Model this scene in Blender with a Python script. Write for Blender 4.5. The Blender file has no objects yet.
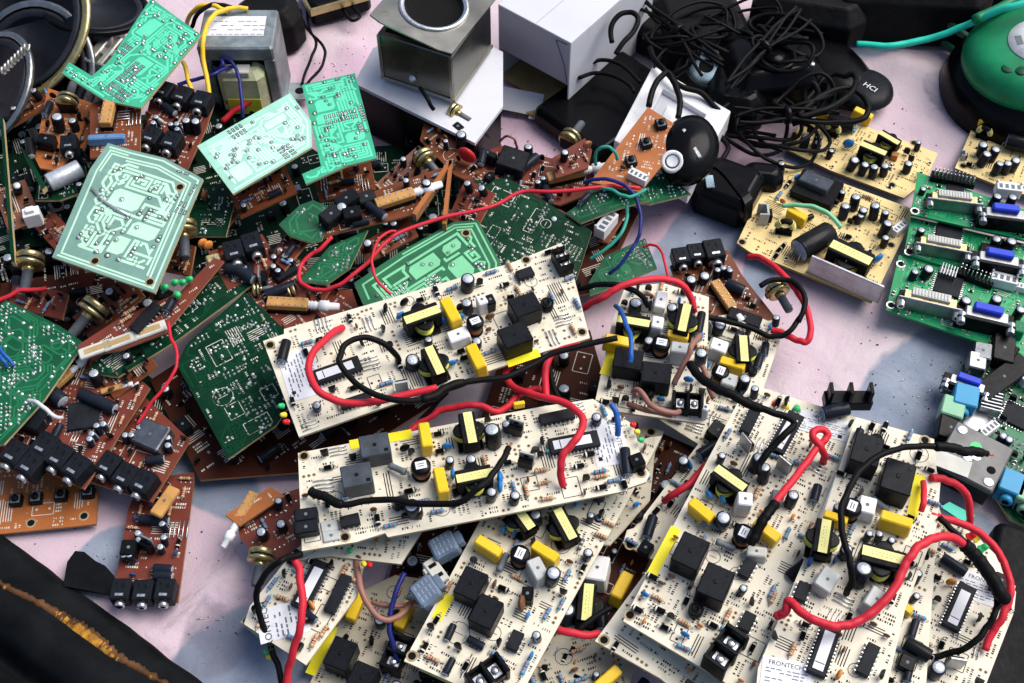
import bpy, math, random
from mathutils import Vector, Matrix, noise
R = math.radians
SC = bpy.context.scene
COL = SC.collection
rnd = random.Random(7)
# ------------------------------------------------------------------ camera geometry
EL = R(55); F = 1250.0; DIST = 0.72
CAM = Vector((0, -DIST*math.cos(EL), DIST*math.sin(EL)))
FW = Vector((0, math.cos(EL), -math.sin(EL))); UP = Vector((0, math.sin(EL), math.cos(EL))); RT = Vector((1, 0, 0))
def ray(px, py):
    return FW + RT*((px-512)/F) + UP*(-(py-341.5)/F)
def W(px, py, z=0.0):
    """world point under pixel at height z (millimetres)"""
    d = ray(px, py); z = z*.001
    return CAM + d*((z-CAM.z)/d.z)
# ------------------------------------------------------------------ materials
MS = {
 # name: rgb, rough, metal, variation, noise scale, bump
 'cream': ((.70,.65,.525), .42, 0, .10, 60, .02), 'cream_edge': ((.55,.46,.30), .7, 0, .15, 200, .05),
 'cream_old': ((.44,.40,.31), .5, 0, .15, 60, .02),  # darker cream for boards in gaps and under others
 'tan': ((.74,.57,.26), .42, 0, .10, 50, .02), 'tan_edge': ((.25,.17,.07), .7, 0, .1, 200, .05),
 'green_a': ((.05,.38,.22), .35, 0, .12, 40, .02), 'trace_a': ((.12,.66,.42), .32, 0, .08, 60, .0),
 'green_b': ((.17,.31,.26), .4, 0, .12, 40, .02), 'trace_b': ((.46,.72,.56), .35, 0, .08, 60, .0),
 'green_l': ((.32,.62,.50), .4, 0, .12, 40, .02), 'trace_l': ((.56,.84,.72), .35, 0, .08, 60, .0),
 'green_c': ((.025,.13,.06), .35, 0, .12, 40, .02), 'trace_c': ((.19,.55,.30), .32, 0, .08, 60, .0),
 'green_d': ((.003,.030,.014), .30, 0, .25, 30, .02), 'trace_d': ((.006,.045,.02), .3, 0, .1, 60, .0),
 'green_m': ((.007,.085,.036), .30, 0, .25, 30, .02), 'trace_m': ((.016,.15,.062), .3, 0, .1, 60, .0),
 'green_v': ((.012,.27,.095), .30, 0, .15, 30, .02), 'trace_v': ((.03,.36,.15), .3, 0, .1, 60, .0),
 'green_k': ((.003,.018,.009), .4, 0, .3, 30, .02), 'brown_k': ((.050,.013,.007), .5, 0, .3, 30, .03), 'pcb_edge': ((.50,.40,.20), .6, 0, .2, 200, .05),  # near-black green and brown: shade of the gaps put into the colour
 'brown': ((.150,.040,.014), .42, 0, .22, 30, .03), 'brown_edge': ((.34,.17,.08), .7, 0, .2, 200, .05),
 'orange': ((.36,.115,.032), .42, 0, .14, 30, .03), 'red_brown': ((.155,.034,.021), .4, 0, .18, 30, .03),
 'silk': ((.014,.013,.012), .6, 0, 0, 50, 0), 'silk_w': ((.62,.60,.52), .6, 0, .2, 300, 0),
 'silk_pad': ((.36,.27,.15), .4, 0, .2, 300, 0), 'silk_pink': ((.55,.05,.30), .5, 0, 0, 50, 0),
 'solder': ((.62,.63,.62), .25, .75, .2, 500, .1), 'flux': ((.42,.35,.20), .3, 0, .3, 400, .1),
 'blackp': ((.005,.0055,.007), .33, 0, .3, 80, .04), 'relayp': ((.006,.0075,.011), .38, 0, .35, 60, .05),
 'jackp': ((.009,.011,.015), .42, 0, .4, 90, .08), 'ferrite': ((.006,.006,.007), .55, 0, .4, 120, .1),
 'chip': ((.014,.016,.020), .5, 0, .3, 120, .05), 'silver': ((.62,.63,.64), .3, .9, .2, 150, .05),
 'steel': ((.30,.31,.32), .34, .9, .35, 40, .05), 'tin_d': ((.16,.155,.13), .26, .95, .35, 9, .04), 'drive_m': ((.14,.14,.14), .5, .5, .15, 60, .04), 'bluepl': ((.30,.37,.46), .3, 0, .2, 60, .04), 'tin': ((.30,.29,.25), .30, .95, .35, 9, .04),  # darker tin for the box body: dark reflections put into its colour
 'galv': ((.27,.31,.32), .42, .6, .35, 60, .06), 'brass': ((.52,.42,.20), .3, .9, .3, 120, .05),
 'alu': ((.40,.41,.43), .38, .8, .2, 90, .05), 'alu_cap': ((.50,.54,.60), .4, .4, .15, 300, .05),
 'sleeve': ((.014,.018,.028), .22, 0, .2, 60, .01), 'sleeve_k': ((.012,.012,.014), .25, 0, .2, 60, .01),
 'stripe': ((.20,.28,.36), .3, 0, .2, 300, 0), 'sleeve_b': ((.10,.22,.42), .25, 0, .2, 60, .01),
 'yfilm': ((.78,.50,.02), .32, 0, .10, 80, .03), 'ytape': ((.76,.72,.27), .35, 0, .15, 80, .05),
 'ywind': ((.66,.66,.10), .3, 0, .3, 150, .15), 'yprint': ((.86,.74,.02), .45, 0, .06, 80, 0),
 'white': ((.74,.74,.75), .45, 0, .08, 60, .02), 'sticker': ((.70,.71,.75), .45, 0, .06, 60, .02),
 'offw': ((.55,.55,.50), .45, 0, .12, 80, .03), 'clearp': ((.42,.44,.43), .3, 0, .12, 80, .03),
 'copper': ((.50,.20,.08), .35, .7, .3, 600, .3), 'copper_l': ((.60,.36,.16), .35, .6, .3, 600, .1),
 'bluec': ((.02,.19,.52), .3, 0, .15, 100, .02), 'blued': ((.01,.06,.20), .3, 0, .15, 100, .02),
 'blue_in': ((.02,.05,.55), .4, 0, .1, 100, .02), 'orangec': ((.62,.23,.05), .4, 0, .15, 100, .02),
 'brownc': ((.16,.07,.03), .4, 0, .2, 100, .05), 'resb': ((.10,.28,.44), .4, 0, .1, 100, 0),
 'rest': ((.52,.36,.20), .4, 0, .1, 100, 0), 'resg': ((.13,.15,.17), .45, 0, .2, 100, .05),
 'ledr': ((.62,.02,.02), .2, 0, 0, 50, 0), 'ledy': ((.78,.60,.05), .2, 0, 0, 50, 0), 'ledg': ((.04,.50,.16), .2, 0, 0, 50, 0),
 'bandr': ((.45,.02,.02), .4, 0, 0, 50, 0),
 'wred': ((.56,.020,.038), .50, 0, .14, 25, .03), 'wblack': ((.0045,.0045,.005), .52, 0, .3, 25, .05),
 'wblue': ((.02,.10,.38), .36, 0, .1, 25, .02), 'wnavy': ((.012,.018,.14), .36, 0, .1, 25, .02),
 'wbrown': ((.28,.13,.10), .4, 0, .15, 25, .02), 'wteal': ((.03,.30,.22), .36, 0, .1, 25, .02),
 'wyel': ((.80,.52,.03), .36, 0, .1, 25, .02), 'whose': ((.02,.52,.38), .3, 0, .1, 15, .02), 'wwhite': ((.6,.6,.62), .4, 0, .1, 25, .02),
 'tanp': ((.50,.26,.08), .4, 0, .2, 80, .04), 'shaft': ((.085,.095,.11), .4, 0, .3, 120, .1),
 'card': ((.58,.59,.64), .55, 0, .05, 14, .04), 'card_in': ((.42,.41,.46), .6, 0, .08, 14, .04), 'kraft': ((.40,.28,.13), .7, 0, .15, 60, .1),
 'gloss_k': ((.004,.004,.005), .22, 0, .3, 12, .04), 'matt_k': ((.005,.005,.006), .55, 0, .4, 60, .25),
 'vinyl': ((.005,.006,.007), .48, 0, .4, 30, .12), 'worn': ((.42,.19,.02), .6, 0, .7, 110, .4), 'worn_d': ((.085,.036,.012), .6, 0, .5, 60, .4),
 'relayg': ((.05,.062,.078), .45, 0, .3, 90, .05), 'plast_g': ((.006,.20,.08), .42, 0, .22, 30, .03), 'plast_gd': ((.006,.06,.03), .4, 0, .2, 14, .03),
 'jackblue': ((.04,.28,.50), .35, 0, .1, 60, .02), 'jackgreen': ((.24,.48,.31), .35, 0, .1, 60, .02),
 'void': ((.006,.006,.006), .8, 0, 0, 50, 0), 'lens': ((.30,.42,.50), .12, 0, .5, 60, 0), 'gold': ((.45,.38,.18), .3, .8, .3, 60, .02),
 'cone': ((.020,.022,.030), .4, 0, .3, 40, .05), 'tyel': ((.56,.58,.34), .3, 0, .25, 60, .06), 'tlime': ((.62,.62,.05), .3, 0, .2, 60, .06),
 'bracket': ((.60,.60,.54), .32, .8, .2, 30, .03),
}
_m = {}
def M(name):
    if name in _m: return _m[name]
    rgb, ro, me, va, sc, bu = MS[name]
    m = bpy.data.materials.new(name); m.use_nodes = True
    nt = m.node_tree; b = nt.nodes['Principled BSDF']
    b.inputs['Roughness'].default_value = ro; b.inputs['Specular IOR Level'].default_value = .10 if max(rgb) < .06 else .24; b.inputs['Metallic'].default_value = me
    if va > 0 or bu > 0:
        tc = nt.nodes.new('ShaderNodeTexCoord')
        n = nt.nodes.new('ShaderNodeTexNoise'); n.inputs['Scale'].default_value = sc; n.inputs['Detail'].default_value = 5
        n.inputs['Roughness'].default_value = .62
        nt.links.new(tc.outputs['Object'], n.inputs['Vector'])
        mr = nt.nodes.new('ShaderNodeMapRange'); mr.inputs['From Min'].default_value = .3; mr.inputs['From Max'].default_value = .7
        mr.inputs['To Min'].default_value = 1-va*1.4; mr.inputs['To Max'].default_value = 1+va
        nt.links.new(n.outputs['Fac'], mr.inputs['Value'])
        mx = nt.nodes.new('ShaderNodeMix'); mx.data_type = 'RGBA'; mx.blend_type = 'MULTIPLY'; mx.inputs['Factor'].default_value = 1
        mx.inputs['A'].default_value = (*rgb, 1)
        nt.links.new(mr.outputs['Result'], mx.inputs['B']); out_ = mx.outputs['Result']
        if name in ('cream','cream_old','tan','brown','orange','red_brown','green_a','green_b','green_l','green_c','green_m','green_d','green_v','card','card_in','tin','tin_d','galv','white','offw','alu','steel','drive_m','plast_g','ytape','yfilm','sticker'):
            ns = nt.nodes.new('ShaderNodeTexNoise'); ns.inputs['Scale'].default_value = 42 if name[:4] != 'card' else 14; ns.inputs['Detail'].default_value = 7; ns.inputs['Roughness'].default_value = .72; ns.inputs['Distortion'].default_value = 1.2
            nt.links.new(tc.outputs['Object'], ns.inputs['Vector'])
            rs = nt.nodes.new('ShaderNodeMapRange'); rs.inputs['From Min'].default_value = .56; rs.inputs['From Max'].default_value = .70; rs.inputs['To Max'].default_value = .55 if name[:4] != 'card' else .22; nt.links.new(ns.outputs['Fac'], rs.inputs['Value'])
            ms_ = nt.nodes.new('ShaderNodeMix'); ms_.data_type = 'RGBA'; nt.links.new(rs.outputs['Result'], ms_.inputs['Factor']); nt.links.new(out_, ms_.inputs['A'])
            ms_.inputs['B'].default_value = (rgb[0]*.45+.02, rgb[1]*.38+.015, rgb[2]*.28+.01, 1); out_ = ms_.outputs['Result']
        nt.links.new(out_, b.inputs['Base Color'])
        n2 = nt.nodes.new('ShaderNodeTexNoise'); n2.inputs['Scale'].default_value = sc*4; n2.inputs['Detail'].default_value = 3
        nt.links.new(tc.outputs['Object'], n2.inputs['Vector'])
        r2 = nt.nodes.new('ShaderNodeMapRange'); r2.inputs['To Min'].default_value = max(.05, ro-.14); r2.inputs['To Max'].default_value = min(1, ro+.16)
        nt.links.new(n2.outputs['Fac'], r2.inputs['Value']); nt.links.new(r2.outputs['Result'], b.inputs['Roughness'])
        if bu > 0:
            bp = nt.nodes.new('ShaderNodeBump'); bp.inputs['Strength'].default_value = min(1, bu*6); bp.inputs['Distance'].default_value = .0004
            nt.links.new(n2.outputs['Fac'], bp.inputs['Height']); nt.links.new(bp.outputs['Normal'], b.inputs['Normal'])
    else:
        b.inputs['Base Color'].default_value = (*rgb, 1)
    _m[name] = m
    return m
# ------------------------------------------------------------------ mesh builder (millimetres in, metres out)
class MB:
    def __init__(s): s.v = []; s.f = []; s.m = []; s.s = []; s.names = []
    def mi(s, n):
        if n not in s.names: s.names.append(n)
        return s.names.index(n)
    def add(s, vs, fs, mat, smooth=False, T=None):
        o = len(s.v)
        for p in vs:
            p = Vector(p)
            if T is not None: p = T @ p
            s.v.append(p)
        for k, f in enumerate(fs):
            s.f.append([i+o for i in f]); s.m.append(s.mi(mat[k] if isinstance(mat, list) else mat)); s.s.append(smooth)
    def cbox(s, x, y, z, w, d, h, mat, c=.4, T=None, rot=0):
        """box centred on x, y standing on z, with chamfered corners and top edge"""
        def ring(w, d, c, zz):
            a, b = w/2, d/2
            return [(a-c,-b,zz),(a,-b+c,zz),(a,b-c,zz),(a-c,b,zz),(-a+c,b,zz),(-a,b-c,zz),(-a,-b+c,zz),(-a+c,-b,zz)]
        c = min(c, w*.4, d*.4, h*.45)
        vs = ring(w,d,c,0)+ring(w,d,c,h-c)+ring(w-2*c*.9,d-2*c*.9,c*.6,h)
        fs = []
        for l in (0, 8):
            for i in range(8): j = (i+1) % 8; fs.append([l+i, l+j, l+8+j, l+8+i])
        fs.append([7,6,5,4,3,2,1,0]); fs.append(list(range(16,24)))
        L = Matrix.Translation((x,y,z)) @ Matrix.Rotation(R(rot), 4, 'Z')
        s.add(vs, fs, mat, False, (T @ L) if T is not None else L)
    def lathe(s, prof, mats, n=14, T=None, smooth=True, c=(0,0,0)):
        vs = []; fs = []; ms = []
        for r, z in prof:
            for i in range(n):
                a = 2*math.pi*i/n; vs.append((c[0]+r*math.cos(a), c[1]+r*math.sin(a), c[2]+z))
        for k in range(len(prof)-1):
            mt = mats if isinstance(mats, str) else mats[k]
            for i in range(n):
                j = (i+1) % n; fs.append([k*n+i, k*n+j, (k+1)*n+j, (k+1)*n+i])
                ms.append(mt[0] if (isinstance(mt, tuple) and i > 0) else (mt[1] if isinstance(mt, tuple) else mt))
        m0 = ms[-1]; 
        fs.append(list(range((len(prof)-1)*n, len(prof)*n))); ms.append(m0 if not isinstance(mats, str) else mats)
        fs.append(list(range(n-1, -1, -1))); ms.append(ms[0])
        s.add(vs, fs, ms, smooth, T)
    def tube(s, pts, r, mat, n=8, T=None, cap=True):
        pts = [Vector(p) for p in pts]; N = len(pts); vs = []; fs = []
        t0 = (pts[1]-pts[0]).normalized()
        a = Vector((0,0,1)) if abs(t0.z) < .9 else Vector((1,0,0))
        nrm = t0.cross(a).normalized()
        for k in range(N):
            t = (pts[min(k+1,N-1)]-pts[max(k-1,0)])
            if t.length < 1e-9: t = t0
            t.normalize(); nrm = (nrm - t*nrm.dot(t)).normalized(); b = t.cross(nrm)
            rr = r[k] if isinstance(r, list) else r
            for i in range(n):
                an = 2*math.pi*i/n; vs.append(pts[k]+(nrm*math.cos(an)+b*math.sin(an))*rr)
        for k in range(N-1):
            for i in range(n):
                j = (i+1) % n; fs.append([k*n+i, k*n+j, (k+1)*n+j, (k+1)*n+i])
        if cap: fs.append(list(range(n-1,-1,-1))); fs.append(list(range((N-1)*n, N*n)))
        s.add(vs, fs, mat, True, T)
    def prism(s, poly, z0, z1, mat, side=None, bottom=None, T=None):
        n = len(poly); vs = [(x,y,z0) for x,y in poly]+[(x,y,z1) for x,y in poly]
        fs = [list(range(n, 2*n)), list(range(n-1,-1,-1))]; ms = [mat, bottom or mat]
        for i in range(n): j = (i+1) % n; fs.append([i,j,n+j,n+i]); ms.append(side or mat)
        s.add(vs, fs, ms, False, T)
    def quad(s, x, y, w, h, z, mat, rot=0):
        c, q = math.cos(rot), math.sin(rot); a, b = w/2, h/2
        s.add([(x+u*c-v*q, y+u*q+v*c, z) for u, v in ((-a,-b),(a,-b),(a,b),(-a,b))], [[0,1,2,3]], mat)
    def disc(s, x, y, r, z, mat, n=8):
        s.add([(x+r*math.cos(6.2832*i/n), y+r*math.sin(6.2832*i/n), z) for i in range(n)], [list(range(n))], mat)
    def ringq(s, x, y, r, w, z, mat, n=16):
        vs = []
        for i in range(n):
            a = 6.2832*i/n
            for q in (r-w, r): vs.append((x+q*math.cos(a), y+q*math.sin(a), z))
        s.add(vs, [[2*i, 2*i+1, (2*i+3) % (2*n), (2*i+2) % (2*n)] for i in range(n)], mat)
    def poly2(s, pts, w, z, mat):
        """flat mitred polyline"""
        n = len(pts); L = []; Rr = []
        for k in range(n):
            p = Vector(pts[k]); d1 = (p-Vector(pts[k-1])).normalized() if k else None
            d2 = (Vector(pts[k+1])-p).normalized() if k < n-1 else None
            if d1 is None: d1 = d2
            if d2 is None: d2 = d1
            t = (d1+d2)
            if t.length < .2: t = d1
            t.normalize(); q = Vector((-t.y, t.x)); m = w/2/max(.4, abs(q.dot(Vector((-d1.y, d1.x)))))
            L.append(p+q*m); Rr.append(p-q*m)
        vs = [(a.x,a.y,z) for a in L]+[(a.x,a.y,z) for a in Rr]
        s.add(vs, [[n+k, n+k+1, k+1, k] for k in range(n-1)], mat)
    def mesh(s, name):
        me = bpy.data.meshes.new(name)
        me.from_pydata([tuple(p*.001) for p in s.v], [], s.f)
        for n in s.names: me.materials.append(M(n))
        me.polygons.foreach_set('material_index', s.m); me.polygons.foreach_set('use_smooth', s.s)
        me.update()
        return me
    def build(s, name, parent=None, label=None, M4=None):
        o = bpy.data.objects.new(name, s.mesh(name)); COL.objects.link(o)
        if M4 is not None: o.matrix_basis = M4
        if parent: o.parent = parent
        if label: o['label'] = label
        return o
def empty(name, label, cat, M4=None, group=None):
    o = bpy.data.objects.new(name, None); COL.objects.link(o); o.empty_display_size = .01
    if M4 is not None: o.matrix_basis = M4
    o['label'] = label; o['category'] = cat
    if group: o['group'] = group
    return o
def tag(o, label, cat, group=None):
    o['label'] = label; o['category'] = cat
    if group: o['group'] = group
    return o
def spline(P, n=6):
    P = [Vector(p) for p in P]; out = []
    Q = [P[0]*2-P[1]]+P+[P[-1]*2-P[-2]]
    for k in range(1, len(Q)-2):
        for i in range(n):
            t = i/n; a, b, c, d = Q[k-1], Q[k], Q[k+1], Q[k+2]
            out.append(.5*((2*b)+(-a+c)*t+(2*a-5*b+4*c-d)*t*t+(-a+3*b-3*c+d)*t*t*t))
    out.append(P[-1]); return out
# ------------------------------------------------------------------ components; each maker returns [(part name, MB), ...]: first the part, then its sub-parts
def T3(x=0, y=0, z=0, rx=0, ry=0, rz=0):
    return Matrix.Translation((x,y,z)) @ Matrix.Rotation(R(rz),4,'Z') @ Matrix.Rotation(R(ry),4,'Y') @ Matrix.Rotation(R(rx),4,'X')
def c_relay(a):
    b = MB(); b.cbox(0,0,.2,19,15.5,15,a[0] if a else 'relayp',.7); b.lathe([(1.4,15.15),(1.2,15.5),(.6,15.3)], 'blackp', 10)
    b.cbox(6.5,-4.8,14.95,2.6,2.2,.45,'blackp',.1)
    return [('relay', b)]
def c_cap(a):
    d, h = [float(t) for t in a[0].split('x')]; sl = a[1] if len(a) > 1 else 'sleeve'
    r = d/2; b = MB()
    b.lathe([(r*.92,.3),(r,.9),(r*.97,1.6),(r,2.2),(r,h-.9),(r*.94,h-.2),(r*.84,h)], [(sl,'stripe') if sl != 'sleeve_k' else sl]*6, 16)
    t = MB(); z = h+.04; t.lathe([(r*.78,h-.3),(r*.74,z+.03),(r*.2,z+.02)], 'alu_cap', 16)
    t.quad(0,0,r*1.2,.18,z+.08,'resg'); t.quad(0,r*.32,.18,r*.5,z+.08,'resg'); t.quad(0,-r*.32,.18,r*.5,z+.08,'resg')
    return [('capacitor', b), ('capacitor_top', t)]
def c_lcap(a):
    d, h = [float(t) for t in a[0].split('x')]; sl = a[1] if len(a) > 1 else 'sleeve'
    r = d/2; T = T3(-h/2,0,r+.3,0,90,0); b = MB()
    b.lathe([(r*.92,0),(r,.6),(r*.97,1.3),(r,2),(r,h-.9),(r*.94,h-.2),(r*.84,h)], [(sl,'stripe')]*6, 16, T)
    for q in (-r*.4, r*.4): b.tube([(-h/2,q,r+.3),(-h/2-2,q,r+.2),(-h/2-2.6,q,0)], .3, 'silver', 5)
    t = MB(); t.lathe([(r*.84,h-.2),(r*.8,h+.06),(r*.2,h+.04)], 'alu_cap', 16, T)
    return [('capacitor', b), ('capacitor_top', t)]
def c_film(a):
    b = MB(); b.cbox(0,0,.6,17,6.5,11,a[0] if a and a[0] in MS else 'yfilm',.8)
    for x in (-6,6): b.tube([(x,0,.8),(x,0,-.2)], .35, 'silver', 5)
    return [('film_capacitor', b)]
def c_trans(a):
    b = MB(); b.cbox(0,0,.2,17,15,2.4,'blackp',.3)
    b.cbox(-8.4,0,2.4,4,9.6,12,'ferrite',.4); b.cbox(8.4,0,2.4,4,9.6,12,'ferrite',.4)
    b.cbox(0,0,11.4,20.8,9.7,3.2,'ferrite',.5); b.cbox(0,0,2.45,20.8,8.02,2.4,'ferrite',.3)
    for q in range(5):
        for y in (-7,7): b.tube([(-6+3*q,y,1.2),(-6+3*q,y*1.12,-.2)], .35, 'silver', 5)
    w = MB(); w.lathe([(5.5,0),(6,.3),(6,1.6),(5.2,1.9),(5.4,6),(6,6.3),(6,7.3),(5.4,7.4)], ['blackp','blackp','ywind','ywind','ywind','blackp','blackp'], 18, T3(0,0,4.6) @ Matrix.Diagonal((1.0,1.6,1,1)))
    t = MB(); t.cbox(0,-.6,14.61,20.6,5.2,.22,'ytape',.1); t.cbox(0,-5.0,11.2,0.4,.2,2,'ytape',.08) if not (a and a[0]=='n') else None
    for k in range(6): t.quad(-6+2.3*k,.3,.9,.3,14.87,'resg')
    for k in range(8): t.quad(-6.4+1.7*k,-1.2,.7,.25,14.87,'resg')
    return [('transformer', b), ('winding', w), ('tape_label', t)]
def c_dip(a):
    n = int(a[0]); lab = len(a) > 1 and a[1] == 'L'; wd = 9.6 if n >= 12 else 6.4; L = n*1.9+1.4 if n >= 12 else n*2.3+1.2
    b = MB(); b.cbox(0,0,.9,L,wd,3.4,'chip',.35); b.disc(-L/2+1.3,wd*.22,.55,4.33,'blackp')
    for k in range(n):
        x = -L/2+.9+(L-1.8)*k/(n-1)
        for q in (-1,1):
            b.cbox(x,q*(wd/2+.45),1.9,.62,.9,.3,'silver',.05); b.cbox(x,q*(wd/2+.85),-.2,.6,.28,2.2,'silver',.05)
    out = [('chip', b)]
    if lab:
        t = MB(); t.cbox(-1,0,4.31,L*.76,wd*.56,.12,'sticker',.05); t.quad(-L*.28,0,.5,wd*.5,4.46,'silk'); out.append(('chip_label', t))
    return out
def c_to(a):
    b = MB(); b.cbox(0,-1.6,3.2,10,3.4,9,'blackp',.5); 
    for x in (-2.6,0,2.6): b.tube([(x,-1.6,3.4),(x,-1.6,-.2)], .45, 'silver', 5)
    t = MB(); t.cbox(0,.85,2.4,10.4,1.4,15.5,'alu',.3); t.lathe([(1.9,-.05),(1.8,.05)], 'void', 12, T3(0,.12,14.8,90))
    return [('transistor', b), ('heat_tab', t)]
def c_sink(a):
    b = MB(); b.cbox(0,0,.4,2,13,14,'clearp',.3); b.cbox(-3.5,6,.4,8,1.6,14,'clearp',.3); b.cbox(2.6,-1,2,3.6,9.5,9,'blackp',.5)
    b.cbox(-3.5,-6,.4,8,1.6,14,'clearp',.3)
    return [('heat_sink', b)]
def c_box(a):
    mat = a[0]; w, d, h = [float(t) for t in a[1].split('x')]
    b = MB(); b.cbox(0,0,.3,w,d,h,mat,.8); b.lathe([(1.1,h+.32),(.9,h+.36)],'resg',10)
    return [('box_capacitor', b)]
def c_choke(a):
    b = MB(); b.lathe([(5.6,.4),(6,.8),(6,2),(4.9,2.1),(5.3,3.5),(5.0,5),(5.3,7),(5.0,8.6)], ['ferrite','ferrite','ferrite','copper','copper','copper','copper'], 18)
    b.lathe([(5.6,8.6),(6.4,9),(6.4,13),(5.8,13.8),(3,14)], 'blackp', 18)
    t = MB(); t.cbox(.2,0,14.02,7.2,5.4,.14,'sticker',.05); t.quad(.2,.8,4.6,.5,14.22,'silk'); t.quad(0,-.8,3.6,.5,14.22,'silk')
    return [('choke_coil', b), ('coil_label', t)]
def c_res(a):
    mt = {'b':'resb','t':'rest','g':'resg','o':'orangec'}[a[0] if a else 'b']
    b = MB(); T = T3(-3.6,0,1.5,0,90,0); c = 'bandr' if mt != 'resg' else 'silk_w'
    b.lathe([(.5,0),(1.15,.4),(1.3,1.2),(1.05,1.7),(1.05,2.2),(1.05,2.9),(1.05,3.4),(1.05,4.4),(1.05,4.9),(1.05,5.5),(1.3,6),(1.15,6.8),(.5,7.2)],
            [mt,mt,mt,c,mt,'silk',mt,c,mt,mt,mt,mt], 9, T)
    for q in (-1,1): b.tube([(q*3.5,0,1.5),(q*4.8,0,1.4),(q*5.2,0,-.2)], .28, 'silver', 5)
    return [('resistor', b)]
def c_bres(a):
    b = MB(); T = T3(-6.5,0,4,0,78,0)
    b.lathe([(1,0),(2.1,.6),(2.4,2),(2.1,3),(2.1,10),(2.4,11),(2.1,12.6),(1,13)], 'resg', 11, T)
    b.tube([(-6.5,0,4),(-8,0,3.5),(-8,0,-.2)], .35, 'silver', 5); b.tube([(6.2,0,6.7),(7.6,0,6),(8,0,-.2)], .35, 'silver', 5)
    return [('power_resistor', b)]
def c_disc(a):
    mt = a[0]; s = float(a[1]) if len(a) > 1 else 1
    b = MB(); T = T3(0,0,5.2*s,0,0,0) @ Matrix.Diagonal((1,.42,1,1)) @ Matrix.Scale(3.9*s, 4)
    b.lathe([(.05,-1),(.5,-.86),(.87,-.5),(1,0),(.87,.5),(.5,.86),(.05,1)], mt, 12, T)
    for q in (-2,2): b.tube([(q*s,0,3*s),(q*s*1.1,0,-.2)], .3, 'silver', 5)
    return [('ceramic_capacitor', b)]
def c_diode(a):
    b = MB(); T = T3(-2.8,0,1.8,0,90,0); b.lathe([(.9,0),(1.4,.2),(1.4,4.1),(1.42,4.1),(1.42,4.9),(1.4,5.4),(.9,5.6)], ['blackp','blackp','blackp','silk_w','blackp','blackp'], 10, T)
    for q in (-1,1): b.tube([(q*2.8,0,1.8),(q*4.6,0,1.7),(q*5,0,-.2)], .35, 'silver', 5)
    return [('diode', b)]
def c_led(a):
    b = MB(); T = T3(0,0,5.5,a[1] and float(a[1]) if len(a) > 1 else 35,0,0)
    b.lathe([(2.9,0),(2.9,1),(2.5,1.05),(2.5,4.2),(2.1,5.8),(1.2,6.7),(.3,7)], 'led'+a[0], 12, T)
    for q in (-1.2,1.2): b.tube([(q,0,6),(q,0,3),(q*1.2,.5,-.2)], .28, 'silver', 5)
    return [('led', b)]
def c_term(a):
    b = MB(); b.cbox(0,0,.2,21,11,7.5,'blackp',.5)
    for x in (-9.6,0,9.6): b.cbox(x,-.3,.3,2.2,12.6,14.5,'blackp',.5)
    b.cbox(0,5.4,.3,20,1.5,12,'blackp',.3)
    for x in (-4.8,4.8): b.cbox(x,-.6,7.5,5.4,7,.7,'silver',.1); b.lathe([(2.2,8.2),(2.2,9.4),(1.6,9.9)],'silver',10,None,True,(x,-.6,0))
    return [('terminal_block', b)]
def c_button(a):
    b = MB(); b.cbox(0,0,.2,6.4,6.4,3.6,'blackp',.3); b.cbox(0,0,3.8,5,5,.2,'resg',.1)
    for x in (-1,1):
        for y in (-1,1): b.cbox(x*2.3,y*3.6,-.1,.8,.9,.5,'silver',.1)
    t = MB(); t.lathe([(1.9,4.05),(1.85,5.4),(1.5,5.7)], 'blackp', 12)
    return [('push_button', b), ('button_cap', t)]
def c_jack(a):
    b = MB(); b.cbox(0,1,.2,12,14,10.5,'jackp',.7); b.cbox(0,-3,10.68,5,1.8,.5,'silver',.1); b.cbox(2,3,10.66,1,3,.3,'blackp',.1); b.cbox(-2.5,4,10.66,1,2,.3,'blackp',.1)
    t = MB(); t.lathe([(3.2,0),(3.2,3),(2.4,3.3),(1.9,3.3)], 'silver', 14, T3(0,-6,5.6,90)); t.lathe([(1.85,3.32),(1.7,3.36)], 'void', 12, T3(0,-6,5.6,90))
    return [('audio_jack', b), ('jack_collar', t)]
def c_pot(a):
    """potentiometer lying on its side, shaft along -y"""
    b = MB(); T = T3(0,4,8.5,90,0,0)
    b.lathe([(7.6,0),(8,.5),(8,3),(7.4,3.4),(7.4,5),(8.2,5.2),(8.2,7),(4,7.2)], ['brass','brass','brass','blackp','brass','brass','brass'], 20, T)
    b.cbox(0,2.5,.2,13,4,9,'blackp',.3)
    t = MB(); t.lathe([(3.6,7),(3.6,10),(3.0,10.3),(3.0,22),(2.6,22.6)], ['brass','brass','shaft','shaft'], 12, T)
    return [('potentiometer', b), ('shaft', t)]
def c_sw(a):
    """long push switch, plunger along +x"""
    b = MB(); b.cbox(0,0,.4,24,8,3,'blackp',.3); b.cbox(0,0,3.4,24,7,4,'tanp',.5)
    for k in range(6):
        for y in (-2.2,2.2): b.cbox(-9.5+3.8*k,y,7.3,1,1,.6,'silver',.2)
    t = MB(); T = T3(12,0,4.6,0,90,0)
    t.lathe([(2.2,0),(3,.4),(2.2,1.4),(3,2.2),(2.2,3.1),(3,4),(2.2,5),(2.3,6.5),(3.4,7),(3.4,12),(2.4,12.4),(2.2,18),(1.6,18.4)], 'white', 12, T)
    return [('push_switch', b), ('plunger', t)]
def c_cw(a):
    b = MB(); b.cbox(0,0,.3,15,6.5,7,'white',.3)
    for k in range(4): b.cbox(-5.2+3.5*k,-.4,7.31,2,3.4,.12,'resg',.05)
    for x in (-7,7): b.cbox(x,2.4,7.2,1,1.6,1.6,'white',.2)
    return [('white_connector', b)]
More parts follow.
